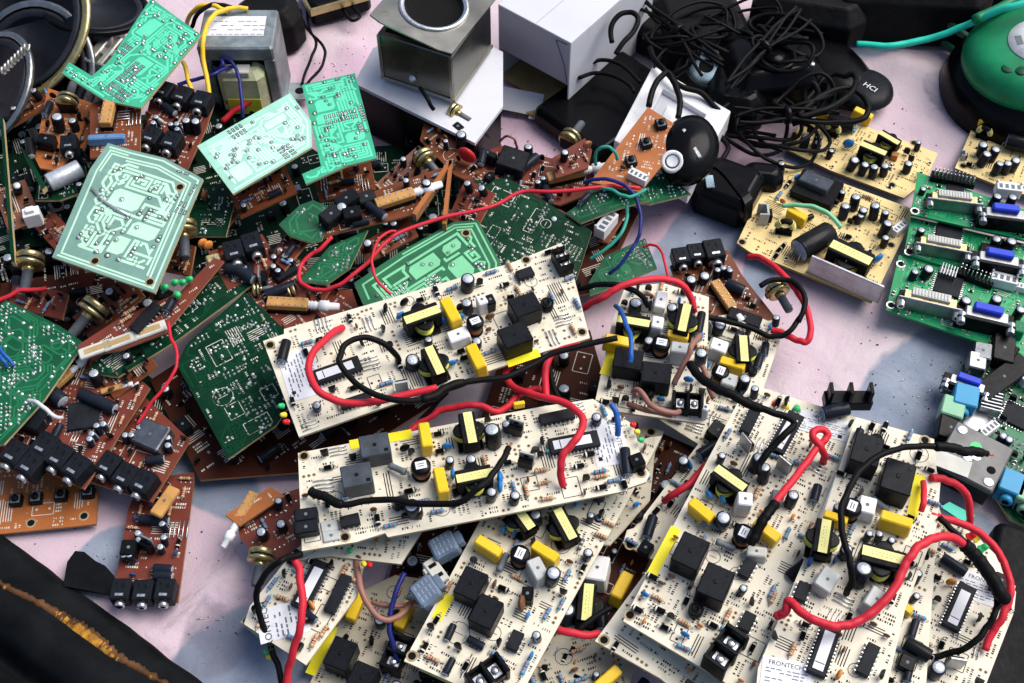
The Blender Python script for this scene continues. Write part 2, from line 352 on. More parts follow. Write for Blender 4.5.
def c_hdr(a):
    n = int(a[0]); b = MB(); b.cbox(0,0,.2,n*2.3+1,6,4,'blackp',.2)
    for k in range(n):
        for y in (-1.4,1.4): b.cbox(-(n-1)*1.15+2.3*k,y,4.2,.7,.7,4.5,'silver',.1)
    return [('pin_header', b)]
def c_to92(a):
    b = MB(); n = 9; poly = [(2.4*math.cos(math.pi*i/n), 2.4*math.sin(math.pi*i/n)-.6) for i in range(n+1)]
    b.prism(poly, 2.4, 7, 'blackp')
    for x in (-1.3,0,1.3): b.tube([(x,0,2.5),(x,0,-.2)], .28, 'silver', 4)
    return [('transistor', b)]
def c_buz(a):
    b = MB(); b.lathe([(4.4,.2),(4.6,1),(4.6,6.5),(4.1,7),(4.0,6.6),(3,6.6),(2.6,7.2),(1.4,7.2),(1.2,6.4)], 'blackp', 18)
    return [('buzzer', b)]
def c_strip(a):
    b = MB(); b.quad(0,0,float(a[0]),5.2,.11,'yprint'); return [('yellow_marking', b)]
def c_jump(a):
    b = MB(); n = int(a[0])
    for k in range(n): b.tube([(-5,k*2.2-n*1.1,0),(-4.6,k*2.2-n*1.1,.7),(4.6,k*2.2-n*1.1,.7),(5,k*2.2-n*1.1,0)], .32, 'silver', 5)
    return [('jumper_wires', b)]
def c_fin(a):
    b = MB(); b.cbox(0,0,.3,17,14,2.5,'alu',.2)
    for k in range(6): b.cbox(-7+2.8*k,0,2.8,1.1,14,7,'alu',.2)
    return [('heat_sink', b)]
def c_dvi(a):
    b = MB(); b.cbox(0,0,.2,38,9,6,'blackp',.3); b.cbox(0,-5.4,.3,40,1.6,11.5,'steel',.5)
    b.cbox(0,-1.2,6.2,33,7.5,4.2,'brass',.6)
    t = MB(); t.cbox(0,.8,10.4,24,6,2.0,'offw',.3)
    for k in range(11): t.cbox(-10+2*k,.8,12.35,.9,4.6,.5,'clearp',.1)
    out = [('dvi_connector', b), ('pin_block', t)]
    for x in (-17.3,17.3): s = MB(); s.lathe([(2.4,0),(2.4,7),(1.4,7),(1.3,5)], 'silver', 8, T3(x,-4,8.2,90), False); out.append(('lock_post', s))
    return out
def c_vga(a):
    b = MB(); b.cbox(0,0,.2,32,12,5.5,'blackp',.4); b.cbox(0,-6.2,.3,32,2,10.5,'blackp',.4); b.cbox(0,-1,5.7,24,8,4.6,'steel',.8)
    t = MB(); t.cbox(0,1.6,10.3,16,5.6,3.4,'blue_in',.8)
    out = [('vga_connector', b), ('blue_insert', t)]
    for x in (-13.6,13.6): s = MB(); s.lathe([(2.4,0),(2.4,7),(1.4,7),(1.3,5)], 'silver', 8, T3(x,-3,8.6,90), False); out.append(('lock_post', s))
    return out
def c_qfp(a):
    w = float(a[0]); b = MB(); b.cbox(0,0,.3,w,w,1.6,'chip',.3)
    n = int(w/1.6)
    for k in range(n):
        q = -w/2+1.2+(w-2.4)*k/max(1,n-1)
        for s in (-1,1): b.cbox(q,s*(w/2+.6),.05,.7,1.4,.35,'silver',.05); b.cbox(s*(w/2+.6),q,.05,1.4,.7,.35,'silver',.05)
    return [('chip', b)]
def c_smd(a):
    b = MB(); b.cbox(0,0,.05,2.6,1.5,.9,'brownc' if a and a[0]=='t' else 'blackp',.1)
    for x in (-1.3,1.3): b.cbox(x,0,.04,.7,1.6,.95,'solder',.1)
    return [('chip_resistor', b)]
def c_toroid(a):
    b = MB(); n = 18; vs = []; 
    for i in range(n):
        an = 2*math.pi*i/n
        for j in range(8):
            q = 2*math.pi*j/8; r = 7+2.6*math.cos(q); vs.append((r*math.cos(an), 3+2.8*math.sin(q), 9.6+r*math.sin(an)))
    fs = [[i*8+j, i*8+(j+1)%8, ((i+1)%n)*8+(j+1)%8, ((i+1)%n)*8+j] for i in range(n) for j in range(8)]
    b.add([(x,y-3,z) for x,y,z in vs], fs, 'ferrite', True); b.cbox(0,0,.2,16,8,2,'blackp',.3)
    w = MB()
    for s in (-1,1):
        for k in range(5):
            an = math.pi/2+s*(.75+k*.22); r0 = 7; c = Vector((r0*math.cos(an),0,9.6+r0*math.sin(an)))
            e = Vector((math.cos(an),0,math.sin(an))); w.tube([c+e*3.0*math.cos(q)+Vector((0,3.2*math.sin(q),0)) for q in [i*math.pi/5 for i in range(11)]], .55, 'ytape', 5)
    return [('toroid_coil', b), ('winding', w)]
def c_jacks3(a):
    b = MB(); b.cbox(0,1,.2,13,14,12,a[0],.8)
    t = MB(); t.lathe([(3.6,0),(3.6,3),(2.6,3.4),(2.0,3.4)], a[0], 14, T3(0,-6,6.2,90)); t.lathe([(1.95,3.42),(1.7,3.46)], 'void', 12, T3(0,-6,6.2,90))
    return [('audio_jack', b), ('jack_collar', t)]
def c_batt(a):
    b = MB(); b.lathe([(10,.3),(10.3,1),(10.3,3),(9,3.4),(8.8,3.6),(2,3.6)], ['blackp','steel','steel','steel','steel'], 24); return [('button_battery', b)]
def c_knob(a):
    b = MB(); b.cbox(0,0,.3,12,9,12,'white',.5); b.cbox(0,0,12.3,6,5,3,'white',.4); return [('white_plug', b)]
CK = dict(relay=c_relay,cap=c_cap,lcap=c_lcap,film=c_film,trans=c_trans,dip=c_dip,to=c_to,sink=c_sink,box=c_box,choke=c_choke,res=c_res,bres=c_bres,
          disc=c_disc,diode=c_diode,led=c_led,term=c_term,button=c_button,jack=c_jack,pot=c_pot,sw=c_sw,cw=c_cw,hdr=c_hdr,to92=c_to92,buz=c_buz,strip=c_strip,
          jump=c_jump,fin=c_fin,dvi=c_dvi,vga=c_vga,qfp=c_qfp,smd=c_smd,toroid=c_toroid,pjack=c_jacks3,batt=c_batt,knob=c_knob)
RAD = dict(relay=11,cap=6,lcap=7,film=9,trans=13,dip=9,to=7,sink=9,box=8,choke=7,res=4,bres=8,disc=4,diode=4,led=3,term=12,button=5,jack=9,pot=11,sw=14,cw=8,hdr=10,
           to92=3,buz=5,strip=2,jump=7,fin=11,dvi=20,vga=16,qfp=10,smd=2,toroid=10,pjack=9,batt=10,knob=7)
HT = dict(relay=15,cap=9,lcap=5,film=9,trans=14,dip=4,to=10,sink=10,box=10,choke=12,res=1,bres=5,disc=5,diode=2,led=8,term=9,button=4,jack=10,pot=9,sw=6,cw=6,hdr=5,
          to92=5,buz=6,strip=0,jump=0,fin=8,dvi=9,vga=9,qfp=1,smd=0,toroid=10,pjack=11,batt=2,knob=10)
_proto = {}
def proto(key):
    if key not in _proto:
        a = key.split(':'); _proto[key] = [(n, mb.mesh(n)) for n, mb in CK[a[0]](a[1:])]
    return _proto[key]
SCL = dict(relay=.86,cap=.82,led=.58,lcap=.86,trans=.93,choke=.84,buz=.85,term=.92,film=.92,to=.82,sink=.85,jack=.8,pot=.82,sw=.95,disc=.8,box=.88,bres=.85,to92=.85,toroid=.9)
def place(parent, key, x, y, rot, s=1.0, z=0.0, tilt=(0,0), label=None):
    s *= SCL.get(key.split(':')[0], 1)
    pr = proto(key)
    o = bpy.data.objects.new(pr[0][0], pr[0][1]); COL.objects.link(o)
    o.matrix_basis = Matrix.Translation((x*.001, y*.001, z*.001+.00012)) @ Matrix.Rotation(R(rot),4,'Z') @ Matrix.Rotation(R(tilt[0]),4,'X') @ Matrix.Rotation(R(tilt[1]),4,'Y') @ Matrix.Scale(s,4)
    o.parent = parent
    if label: o['label'] = label
    for n, me in pr[1:]:
        c = bpy.data.objects.new(n, me); COL.objects.link(c); c.parent = o
    return o
# ------------------------------------------------------------------ text as mesh
def text_mb(mb, txt, x, y, z, size, mat, rot=0, T=None):
    cu = bpy.data.curves.new('lettering', 'FONT'); cu.body = txt; cu.size = size; cu.align_x = 'CENTER'; cu.align_y = 'CENTER'; cu.resolution_u = 2
    o = bpy.data.objects.new('lettering', cu); COL.objects.link(o)
    bpy.context.view_layer.update()
    me = o.evaluated_get(bpy.context.evaluated_depsgraph_get()).to_mesh()
    L = Matrix.Translation((x,y,z)) @ Matrix.Rotation(R(rot),4,'Z')
    if T is not None: L = T @ L
    mb.add([v.co.copy() for v in me.vertices], [list(p.vertices) for p in me.polygons], mat, False, L)
    o.to_mesh_clear(); bpy.data.objects.remove(o); bpy.data.curves.remove(cu)
# ------------------------------------------------------------------ boards
def inpoly(x, y, P):
    c = False; n = len(P)
    for i in range(n):
        x1, y1 = P[i]; x2, y2 = P[(i+1) % n]
        if (y1 > y) != (y2 > y) and x < (x2-x1)*(y-y1)/(y2-y1)+x1: c = not c
    return c
def edist(x, y, P):
    m = 1e9; n = len(P)
    for i in range(n):
        a = Vector(P[i]); b = Vector(P[(i+1) % n]); p = Vector((x,y)); d = b-a
        t = max(0, min(1, (p-a).dot(d)/max(1e-9, d.length_squared))); m = min(m, (p-a-d*t).length)
    return m
def inset(P, d):
    n = len(P); ar = sum(P[i][0]*P[(i+1)%n][1]-P[(i+1)%n][0]*P[i][1] for i in range(n)); s = 1 if ar > 0 else -1
    out = []
    for i in range(n):
        a = Vector(P[i-1]); b = Vector(P[i]); c = Vector(P[(i+1) % n])
        d1 = (b-a).normalized(); d2 = (c-b).normalized(); n1 = Vector((-d1.y,d1.x))*s; n2 = Vector((-d2.y,d2.x))*s
        q = n1+n2
        if q.length < .3: q = n1
        q.normalize(); out.append(tuple(b+q*(d/max(.5, q.dot(n1)))))
    return out
class Board:
    pass
STY = {'gk':('green_k','pcb_edge','green_k'), 'bk':('brown_k','brown_edge','green_k'),  # surface, edge, underside; first two carry the shade of the gaps
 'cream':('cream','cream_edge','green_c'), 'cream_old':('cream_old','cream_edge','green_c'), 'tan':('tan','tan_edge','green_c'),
 'ga':('green_a','pcb_edge','brown'), 'gb':('green_b','pcb_edge','brown'), 'gl':('green_l','pcb_edge','brown'), 'gc':('green_c','pcb_edge','brown'),
 'gd':('green_d','pcb_edge','green_d'), 'gm':('green_m','pcb_edge','green_m'), 'gv':('green_v','green_v','green_v'),
 'brown':('brown','brown_edge','green_c'), 'orange':('orange','brown_edge','green_c'), 'rb':('red_brown','brown_edge','green_c')}
def silk(mb, P, dens, r, dark='silk', pads=True):
    xs = [p[0] for p in P]; ys = [p[1] for p in P]; x0, x1, y0, y1 = min(xs), max(xs), min(ys), max(ys)
    occ = set(); area = (x1-x0)*(y1-y0); N = int(area*dens/3)
    def free(x, y, w, h):
        for (a, b) in ((x-w/2,y-h/2),(x+w/2,y-h/2),(x-w/2,y+h/2),(x+w/2,y+h/2)):
            if not inpoly(a, b, P) or edist(a, b, P) < .8: return False
        cells = [(i,j) for i in range(int((x-w/2)//1.3), int((x+w/2)//1.3)+1) for j in range(int((y-h/2)//1.3), int((y+h/2)//1.3)+1)]
        if any(c in occ for c in cells): return False
        occ.update(cells); return True
    z = .05
    for k in range(N):
        x = r.uniform(x0,x1); y = r.uniform(y0,y1); t = r.random(); v = r.random() < .5
        if t < .12:
            w, h = r.uniform(7,18), r.uniform(5,10)
            if v: w, h = h, w
            if not free(x,y,w,h): continue
            lw = .4
            mb.quad(x,y-h/2,w,lw,z,dark); mb.quad(x,y+h/2,w,lw,z,dark); mb.quad(x-w/2,y,lw,h-lw,z,dark); mb.quad(x+w/2,y,lw,h-lw,z,dark)
            for q in (-.3,.3): mb.disc(x+w*q,y,.7,z,dark)
        elif t < .33:
            n = r.randint(3,8); L = r.uniform(7,16); w, h = (L, n*1.3) if v else (n*1.3, L)
            if not free(x,y,w,h): continue
            for i in range(n):
                o = (i-(n-1)/2)*1.3
                if v: mb.quad(x,y+o,L*r.uniform(.8,1),.5,z,dark)
                else: mb.quad(x+o,y,.5,L*r.uniform(.8,1),z,dark)
        elif t < .84:
            n = r.randint(3,9); rows = r.choice((1,1,2,3)); w, h = (n*1.15, rows*2) if v else (rows*2, n*1.15)
            if not free(x,y,w,h): continue
            for q in range(rows):
                for i in range(n):
                    if r.random() < .15: continue
                    a = (i-(n-1)/2)*1.15; b = (q-(rows-1)/2)*2
                    gx, gy = (x+a,y+b) if v else (x+b,y+a)
                    if r.random() < .5: mb.quad(gx,gy,.75 if v else 1.15,1.15 if v else .75,z,dark)
                    else:
                        mb.quad(gx,gy,.3 if v else 1.15,1.15 if v else .3,z,dark)
                        if v: mb.quad(gx+.3,gy+r.choice((-.4,0,.4)),.3,.3,z,dark)
                        else: mb.quad(gx+r.choice((-.4,0,.4)),gy+.3,.3,.3,z,dark)
        elif t < .88:
            q = r.uniform(3,6)
            if not free(x,y,2*q,2*q): continue
            mb.ringq(x,y,q,.32,z,dark); mb.quad(x,y,.3,q,z,dark)
        elif pads:
            n = r.choice((2,2,3,4,6)); sp = r.choice((2.5,2.5,5)); w, h = ((n-1)*sp+1.6,1.6) if v else (1.6,(n-1)*sp+1.6)
            if not free(x,y,w,h): continue
            for i in range(n):
                o = (i-(n-1)/2)*sp; gx, gy = (x+o,y) if v else (x,y+o)
                if dark == 'silk': mb.ringq(gx,gy,.95,.4,z,'silk_pad',8)
                mb.disc(gx,gy,.5,z,'silk' if dark == 'silk' else 'solder',6)
def traces(mb, P, mat, r, dens=1.0, rings=0, pitch=1.7, dots=1.0, blocks=3, tw=.56, halo=False):
    xs = [p[0] for p in P]; ys = [p[1] for p in P]; x0, x1, y0, y1 = min(xs), max(xs), min(ys), max(ys)
    z = .05; occ = set(); dm = 1.6
    for k in range(rings):
        Q = inset(P, 2.2+k*1.9); n = len(Q); a = r.randint(0, n-1); m = max(2, int(n*r.uniform(.55,.95)))
        mb.poly2([Q[(a+i) % n] for i in range(m)], 1.1, z, mat)
    if rings: dm = 2.2+rings*1.9
    nx, ny = int((x1-x0)/pitch), int((y1-y0)/pitch)
    ok = {}
    for i in range(nx+1):
        for j in range(ny+1):
            x, y = x0+i*pitch, y0+j*pitch; ok[i,j] = inpoly(x,y,P) and edist(x,y,P) > dm
    pads = []
    for k in range(blocks*6):
        if k >= blocks*2: break
        i0, j0, a, b = r.randint(0,nx), r.randint(0,ny), r.randint(3,8), r.randint(3,8)
        cells = [(i,j) for i in range(i0,i0+a+1) for j in range(j0,j0+b+1)]
        if not all(ok.get(c) and c not in occ for c in cells): continue
        occ.update(cells); c = pitch
        X0, Y0, X1, Y1 = x0+i0*c, y0+j0*c, x0+(i0+a)*c, y0+(j0+b)*c
        mb.add([(X0,Y0,z),(X1-c,Y0,z),(X1,Y0+c,z),(X1,Y1,z),(X0+c,Y1,z),(X0,Y1-c,z)], [[0,1,2,3,4,5]], mat)
        for q in range(r.randint(2,5)): pads.append((r.uniform(X0+1.5,X1-1.5), r.uniform(Y0+1.5,Y1-1.5)))
    D = [(1,0),(1,1),(0,1),(-1,1),(-1,0),(-1,-1),(0,-1),(1,-1)]
    for k in range(int(nx*ny*dens/9)):
        i, j = r.randint(0,nx), r.randint(0,ny)
        if not ok.get((i,j)) or (i,j) in occ: continue
        d = r.choice((0,2,4,6)); pts = [(i,j)]; occ.add((i,j)); n = r.randint(4,26)
        for q in range(n):
            if r.random() < .2: d = (d+r.choice((-1,1))) % 8
            a, b = i+D[d][0], j+D[d][1]
            if not ok.get((a,b)) or (a,b) in occ or (D[d][0] and D[d][1] and ((a,j) in occ and (i,b) in occ)):
                d2 = None
                for e in (1,-1,2,-2):
                    g = (d+e) % 8; a, b = i+D[g][0], j+D[g][1]
                    if ok.get((a,b)) and (a,b) not in occ: d2 = g; break
                if d2 is None: break
                d = d2
            i, j = a, b; pts.append((i,j)); occ.add((i,j))
        if len(pts) > 2:
            mb.poly2([(x0+a*pitch, y0+b*pitch) for a, b in pts], pitch*tw, z, mat)
        for e in (pts[0], pts[-1]): pads.append((x0+e[0]*pitch, y0+e[1]*pitch))
    # solder joints: little domes with a pin or a dark hole
    for k, (x, y) in enumerate(pads):
        if r.random() > dots or not inpoly(x,y,P) or edist(x,y,P) < 1.5: continue
        q = r.uniform(.7,1.15)
        if halo: mb.ringq(x,y,q+.55,.3,.09,'silk',8)
        dome(mb, x, y, q, r)
    if halo:
        for k in range(int(nx*ny/260)):
            x, y = r.uniform(x0,x1), r.uniform(y0,y1); n = r.randint(4,9); v = r.random() < .5; sp = r.choice((2.0,2.54))
            for i in range(n):
                for j in (0,1):
                    a, b = (x+i*sp, y+j*4.6) if v else (x+j*4.6, y+i*sp)
                    if inpoly(a,b,P) and edist(a,b,P) > 1.6:
                        mb.quad(a,b,1.5 if v else 3.4,3.4 if v else 1.5,.094+.004*j,'silk'); mb.quad(a,b,.8 if v else 2.7,2.7 if v else .8,.11,'solder')
def dome(mb, x, y, q, r):
    n = 7; vs = []
    lead = r.choice((.8,.9,1.7))
    for (rr, zz) in ((q,.06),(q*.7,.38),(q*.28,lead)):
        for i in range(n): a = 6.2832*i/n; vs.append((x+rr*math.cos(a), y+rr*math.sin(a), zz))
    fs = [[l*n+i, l*n+(i+1)%n, (l+1)*n+(i+1)%n, (l+1)*n+i] for l in (0,1) for i in range(n)]+[[2*n+i for i in range(n)]]
    mb.add(vs, fs, ['solder']*(2*n)+['silk' if r.random() < .35 else 'solder'], True)
def dotfield(mb, P, r, n, text='silk_w'):
    """clusters of solder dots as on the back of dense boards"""
    xs = [p[0] for p in P]; ys = [p[1] for p in P]; done = set()
    for k in range(n):
        x, y = r.uniform(min(xs),max(xs)), r.uniform(min(ys),max(ys)); a, b = r.choice(((2,2),(1,4),(2,5),(4,1),(3,3),(1,2),(2,7),(7,2)))
        for i in range(a):
            for j in range(b):
                u, w = x+i*2.54, y+j*2.54
                if inpoly(u,w,P) and edist(u,w,P) > 1.4 and (int(u/1.6),int(w/1.6)) not in done:
                    done.add((int(u/1.6),int(w/1.6))); dome(mb, u, w, r.uniform(.55,.85), r)
ALL = []
def board(label, style, px, z, tilt=(0,0), u=None, comps='', fill=None, seed=1, group=None, deco=None, th=1.6, holes='', sticker=None, name='circuit_board'):
    """px: outline in photo pixels, z: height in mm of the outline's centre, tilt: slope of the board in x and y"""
    cx = sum(p[0] for p in px)/len(px); cy = sum(p[1] for p in px)/len(px)
    P0 = W(cx, cy, z); N = Vector((-tilt[0], -tilt[1], 1)).normalized()
    def hit(p, off=0.0):
        d = ray(*p); return CAM + d*(((P0+N*off*.001)-CAM).dot(N)/d.dot(N))
    e = u or (px[0], px[1]); U = (hit(e[1])-hit(e[0])).normalized(); V = N.cross(U)
    M4 = Matrix(((U.x,V.x,N.x,P0.x),(U.y,V.y,N.y,P0.y),(U.z,V.z,N.z,P0.z),(0,0,0,1))); MI = M4.inverted()
    def loc(p, off=0.0): q = MI @ hit(p, off); return q*1000
    poly = [(loc(p).x, loc(p).y) for p in px]
    ar = sum(poly[i][0]*poly[(i+1)%len(poly)][1]-poly[(i+1)%len(poly)][0]*poly[i][1] for i in range(len(poly)))
    if ar < 0: poly.reverse()
    B = Board(); B.M4 = M4; B.MI = MI; B.poly = poly; B.loc = loc; B.hit = hit
    B.o = empty(name, label, 'circuit board', M4, group)
    r = random.Random(seed*77+5); S = STY[style]; mb = MB(); mb.prism(poly, -th, 0, S[0], S[1], S[2])
    if deco: deco(mb, poly, r)
    elif style in ('cream','cream_old'): silk(mb, poly, 2.2, r)
    elif style == 'tan': silk(mb, poly, 1.0, r)
    elif style == 'ga': traces(mb, poly, 'trace_a', r, 3, 0, 1.9, .45, 14, .74, True)
    elif style == 'gl': traces(mb, poly, 'trace_l', r, 3, 1, 1.8, .4, 10, .72, True)
    elif style == 'gb': traces(mb, poly, 'trace_b', r, 3, 4, 2.3, .5, 22, .70, True)
    elif style == 'gc': traces(mb, poly, 'trace_c', r, 3, 3, 2.3, .5, 22, .70, True)
    elif style == 'gm': traces(mb, poly, 'trace_m', r, .9, 0, 1.9, .8); dotfield(mb, poly, r, int(abs(ar)/160))
    elif style == 'gd': traces(mb, poly, 'trace_d', r, .7, 0, 1.9, .35); dotfield(mb, poly, r, int(abs(ar)/300)); silk(mb, poly, .25, r, 'silk_w', False)
    elif style in ('gk','bk'): silk(mb, poly, .08, r, 'silk_w', False)
    elif style == 'gv': traces(mb, poly, 'trace_v', r, .6, 0, 1.5, .4); silk(mb, poly, .5, r, 'silk_w', False)
    else: silk(mb, poly, .6, r, 'silk_w', True)
    for h in holes.split(';'):
        if h.strip():
            a, b = [float(t) for t in h.split()]; q = loc((a,b)); mb.ringq(q.x,q.y,2.8,.9,.09,'silk_pad' if style != 'gv' else 'solder',14); mb.disc(q.x,q.y,1.9,.09,'void',14)
    mb.build('board_panel', B.o)
    occ = []
    for c in comps.split(';'):
        t = c.split()
        if not t: continue
        k = t[0].split(':')[0]; s = float(t[4]) if len(t) > 4 else 1.0; tl = (float(t[5]), float(t[6])) if len(t) > 6 else (0,0)
        q = loc((float(t[1]), float(t[2])), HT[k]*s*.62)
        cs = 1 if k == 'strip' else {'cream':.9,'cream_old':.9,'tan':.82}.get(style,1)
        if k in ('cap','disc','to92','film','box') and tl == (0,0): tl = (r.uniform(-7,7), r.uniform(-7,7))
        place(B.o, t[0], q.x, q.y, (float(t[3]) if len(t) > 3 else 0)+r.uniform(-3,3)*(k not in ('strip','dvi','vga')), s*cs, 0, tl); occ.append((q.x,q.y,RAD[k]*s*.92))
    if sticker:
        for st in sticker:
            q = loc(st[0]); w, h = st[1]; sb = MB(); T = T3(q.x,q.y,.12,0,0,st[2])
            sb.cbox(0,0,0,w,h,.12,'sticker',.02,T)
            if st[3]: text_mb(sb, st[3], -w*.02, h*.32, .16, h*.2, 'silk', 0, T)
            rr = random.Random(3)
            for k in range(6):
                x = -w*.42
                while x < w*.40:
                    l = rr.uniform(1,3.2); 
                    if rr.random() < .8 and x+l < w*.44: sb.add([(x,h*(.12-.1*k),.17),(x+l,h*(.12-.1*k),.17),(x+l,h*(.12-.1*k)+h*.035,.17),(x,h*(.12-.1*k)+h*.035,.17)], [[0,1,2,3]], 'resg', False, T)
                    x += l+.7
            sb.add([(w*.3,-h*.4,.18),(w*.3+2,-h*.4,.18),(w*.3+2,-h*.4+2,.18),(w*.3,-h*.4+2,.18)], [[0,1,2,3]], 'silk', False, T)
            sb.build('sticker', B.o); occ.append((q.x,q.y,max(w,h)*.45))
    if fill:
        n, kinds = fill; n = int(n*{'cream':1.45,'cream_old':1.2,'brown':1.9,'rb':1.9,'orange':1.8,'gk':1.6,'bk':1.5,'gm':1.6}.get(style,1)); fs_ = .82 if style in ('brown','rb','orange','gk','bk') else .92; kinds = kinds.split(); xs = [p[0] for p in poly]; ys = [p[1] for p in poly]; made = 0
        for k in range(n*14):
            if made >= n: break
            x, y = r.uniform(min(xs),max(xs)), r.uniform(min(ys),max(ys)); kk = r.choice(kinds); rad = RAD[kk.split(':')[0]]*.9
            if not inpoly(x,y,poly) or edist(x,y,poly) < rad*.6: continue
            if any((x-a)**2+(y-b)**2 < (rad+c)**2*.55 for a,b,c in occ): continue
            lean = (r.uniform(-7,7), r.uniform(-7,7)) if kk.split(':')[0] in ('cap','disc','to92','led') else (0,0)
            place(B.o, kk, x, y, r.choice((0,90,180,270))+r.uniform(-4,4), r.uniform(.88,1.08)*fs_, 0, lean); occ.append((x,y,rad*fs_)); made += 1
    ALL.append(B)
    return B
def cable(P, r, mat, zs, parent=None, name='lead_wire', label=None, cat=None, group=None, n=6, sleeve=None, jit=0, tip=None):
    """P: photo pixels, zs: heights in mm (interpolated), r: radius in mm; sleeve = (first fraction, last fraction, radius, material)"""
    m = len(P); pts = []
    for k, p in enumerate(P):
        t = k/(m-1)*(len(zs)-1); i = min(int(t), len(zs)-2); z = zs[i]+(zs[i+1]-zs[i])*(t-i)
        pts.append(W(p[0], p[1], z)*1000)
    S = spline(pts, n); jr = sum(P[0])*.37
    S = [p+Vector(noise.noise_vector(Vector((i*.23, jr, r))))*.55*min(1,r) for i, p in enumerate(S)]; c = sum(S, Vector())/len(S)
    if parent is None: Mi = Matrix.Translation(-c*.001); base = Matrix.Translation(c*.001)
    else: Mi = parent.MI; base = None
    L = [(Mi @ (p*.001))*1000 for p in S]
    if parent is None and name == 'lead_wire': name = (cat or 'wire').replace(' ','_')
    mb = MB(); mb.tube(L, [r*(1+.05*noise.noise((i*.4,jr,1))) for i in range(len(L))], mat, 10)
    o = mb.build(name, parent.o if parent is not None else None, None, base)
    if label and parent is None: tag(o, label, cat or 'wire', group)
    if sleeve:
        a, b, sr, sm = sleeve; q = L[int(a*(len(L)-1)):int(b*(len(L)-1))+1]
        s = MB(); s.tube(q, [sr*(.82 if i in (0, len(q)-1) else 1+.05*math.sin(i*1.7)) for i in range(len(q))], sm, 10); s.build('heat_shrink_sleeve', o)
    if tip:
        e = L[-1]; d = (L[-1]-L[-2]).normalized(); s = MB(); s.tube([e-d, e+d*3], r*.45, tip, 6); s.build('bare_wire_end', o)
    return o
# ================================================================== the cream power boards
PW = 'cream power boards heaped in the foreground'
FC = 'res:b res:t res:b diode diode disc:bluec:0.8 disc:orangec:0.6 cap:5x9 cap:6x11 to92 disc:brownc:0.7 lcap:5x11 res:t jump:3'
F8 = board('added board coloured as the shade in the bottom gap under the blue grey plugs', 'bk', [(370,640),(400,540),(480,505),(520,560),(470,640)], 3, fill=(14,'box:blackp:12x9x8 lcap:8x16:sleeve_k cap:10x14:sleeve_k disc:blackp diode'), seed=141)  # added to darken the lit gap; its near-black colour is the shade
F9 = board('added board coloured as the shade between the two long cream boards and the upright one', 'bk', [(480,420),(505,345),(590,330),(610,400),(590,430)], 3, fill=(8,'box:blackp:12x9x8 lcap:8x16:sleeve_k cap:10x14:sleeve_k'), seed=142)  # added like the one before, shade painted as board colour
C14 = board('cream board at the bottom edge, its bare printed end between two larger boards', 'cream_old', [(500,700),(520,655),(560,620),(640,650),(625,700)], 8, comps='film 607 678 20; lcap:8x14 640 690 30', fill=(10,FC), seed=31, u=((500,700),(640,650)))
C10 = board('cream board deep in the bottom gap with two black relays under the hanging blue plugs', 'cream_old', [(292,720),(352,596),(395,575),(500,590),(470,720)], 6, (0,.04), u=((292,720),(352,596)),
  comps='relay 341 655 0; relay 362 680 0; strip:26 322 650 0; film 355 606 0; disc:blackp:1 372 642 20; term 396 655 0; film 404 616 0; cap:8x12,sleeve 380 620 0'.replace(',sleeve',''), fill=(22,FC+' trans film cap:8x14'), seed=32)
Cdeep = board('board near black for the shade, deep between the two central heaps, carrying a green transformer', 'bk', [(520,690),(600,530),(655,430),(700,450),(640,580),(600,690)], 6, u=((520,690),(600,530)),  # board colour near black to carry the shade down here
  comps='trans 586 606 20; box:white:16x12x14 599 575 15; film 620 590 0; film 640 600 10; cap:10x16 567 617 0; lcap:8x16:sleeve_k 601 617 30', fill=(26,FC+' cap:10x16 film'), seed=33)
C15 = board('cream board end with a screw hole showing under the right end of the middle board', 'cream_old', [(560,445),(630,425),(664,431),(655,452),(650,500),(610,545),(560,540)], 26, u=((560,540),(650,500)), holes='651 432', comps='to92 648 440 0; cap:6x11 600 520 0', fill=(16,FC+' trans cap:8x14'), seed=34)
C12 = board('narrow cream board with a short red lead between middle board and right hand boards', 'cream', [(706,434),(735,415),(755,440),(690,565),(659,563),(623,543),(627,530),(634,528)], 20, u=((623,543),(706,434)), holes='630 545',
  comps='lcap:7x16 650 527 15; box:blackp:9x8x8 647 547 0; buz 637 514 0; cap:8x12 684 463 0; disc:bluec 689 466 60; lcap:8x16 708 450 -20; box:blackp:12x12x10 717 430 0', fill=(10,FC), seed=35)
C11 = board('cream board directly beneath the right twin relay board, only its lower left corner sticking out', 'cream', [(595,641),(655,560),(740,590),(740,720),(700,710),(660,678)], 26, u=((595,641),(655,560)), holes='604 640', comps='relay 690 700 0', fill=(6,FC), seed=36)
C4 = board('cream board reaching out beside the pink cloth with a crowded yellow transformer and looped leads', 'cream', [(700,318),(748,312),(784,328),(765,384),(745,440),(700,445),(660,420)], 14, u=((745,440),(784,328)),
  comps='box:clearp:11x10x12 728 384 0; choke 720 374 0; film 733 366 90; trans 742 352 20; box:white:12x10x14 716 349 90; lcap:9x18 754 396 -65; cap:9x14 743 384 0; cap:6x10 723 345 0; cap:6x10 752 352 0 1 ; lcap:6x11:sleeve 765 349 10; box:blackp:9x6x12 738 337 0; lcap:6x13 759 361 0; cap:10x12 718 326 0 ; sink 714 322 40 0.8; cap:6x9 777 319 0; disc:bluec:0.8 770 327 0; buz 753 372 0 0.6; cap:8x16:sleeve_k 699 326 0', fill=(22,FC), seed=37)
C13 = board('small cream board corner with a printed circle under the long middle board', 'cream', [(300,560),(330,545),(385,530),(424,528),(401,564),(330,556)], 34, (0,.05), u=((330,556),(401,564)), comps='led:g 349 549 60 1 70; led:y 363 562 30 1 80; led:r 369 563 30 1 80', fill=(2,'res:t to92'), seed=38)
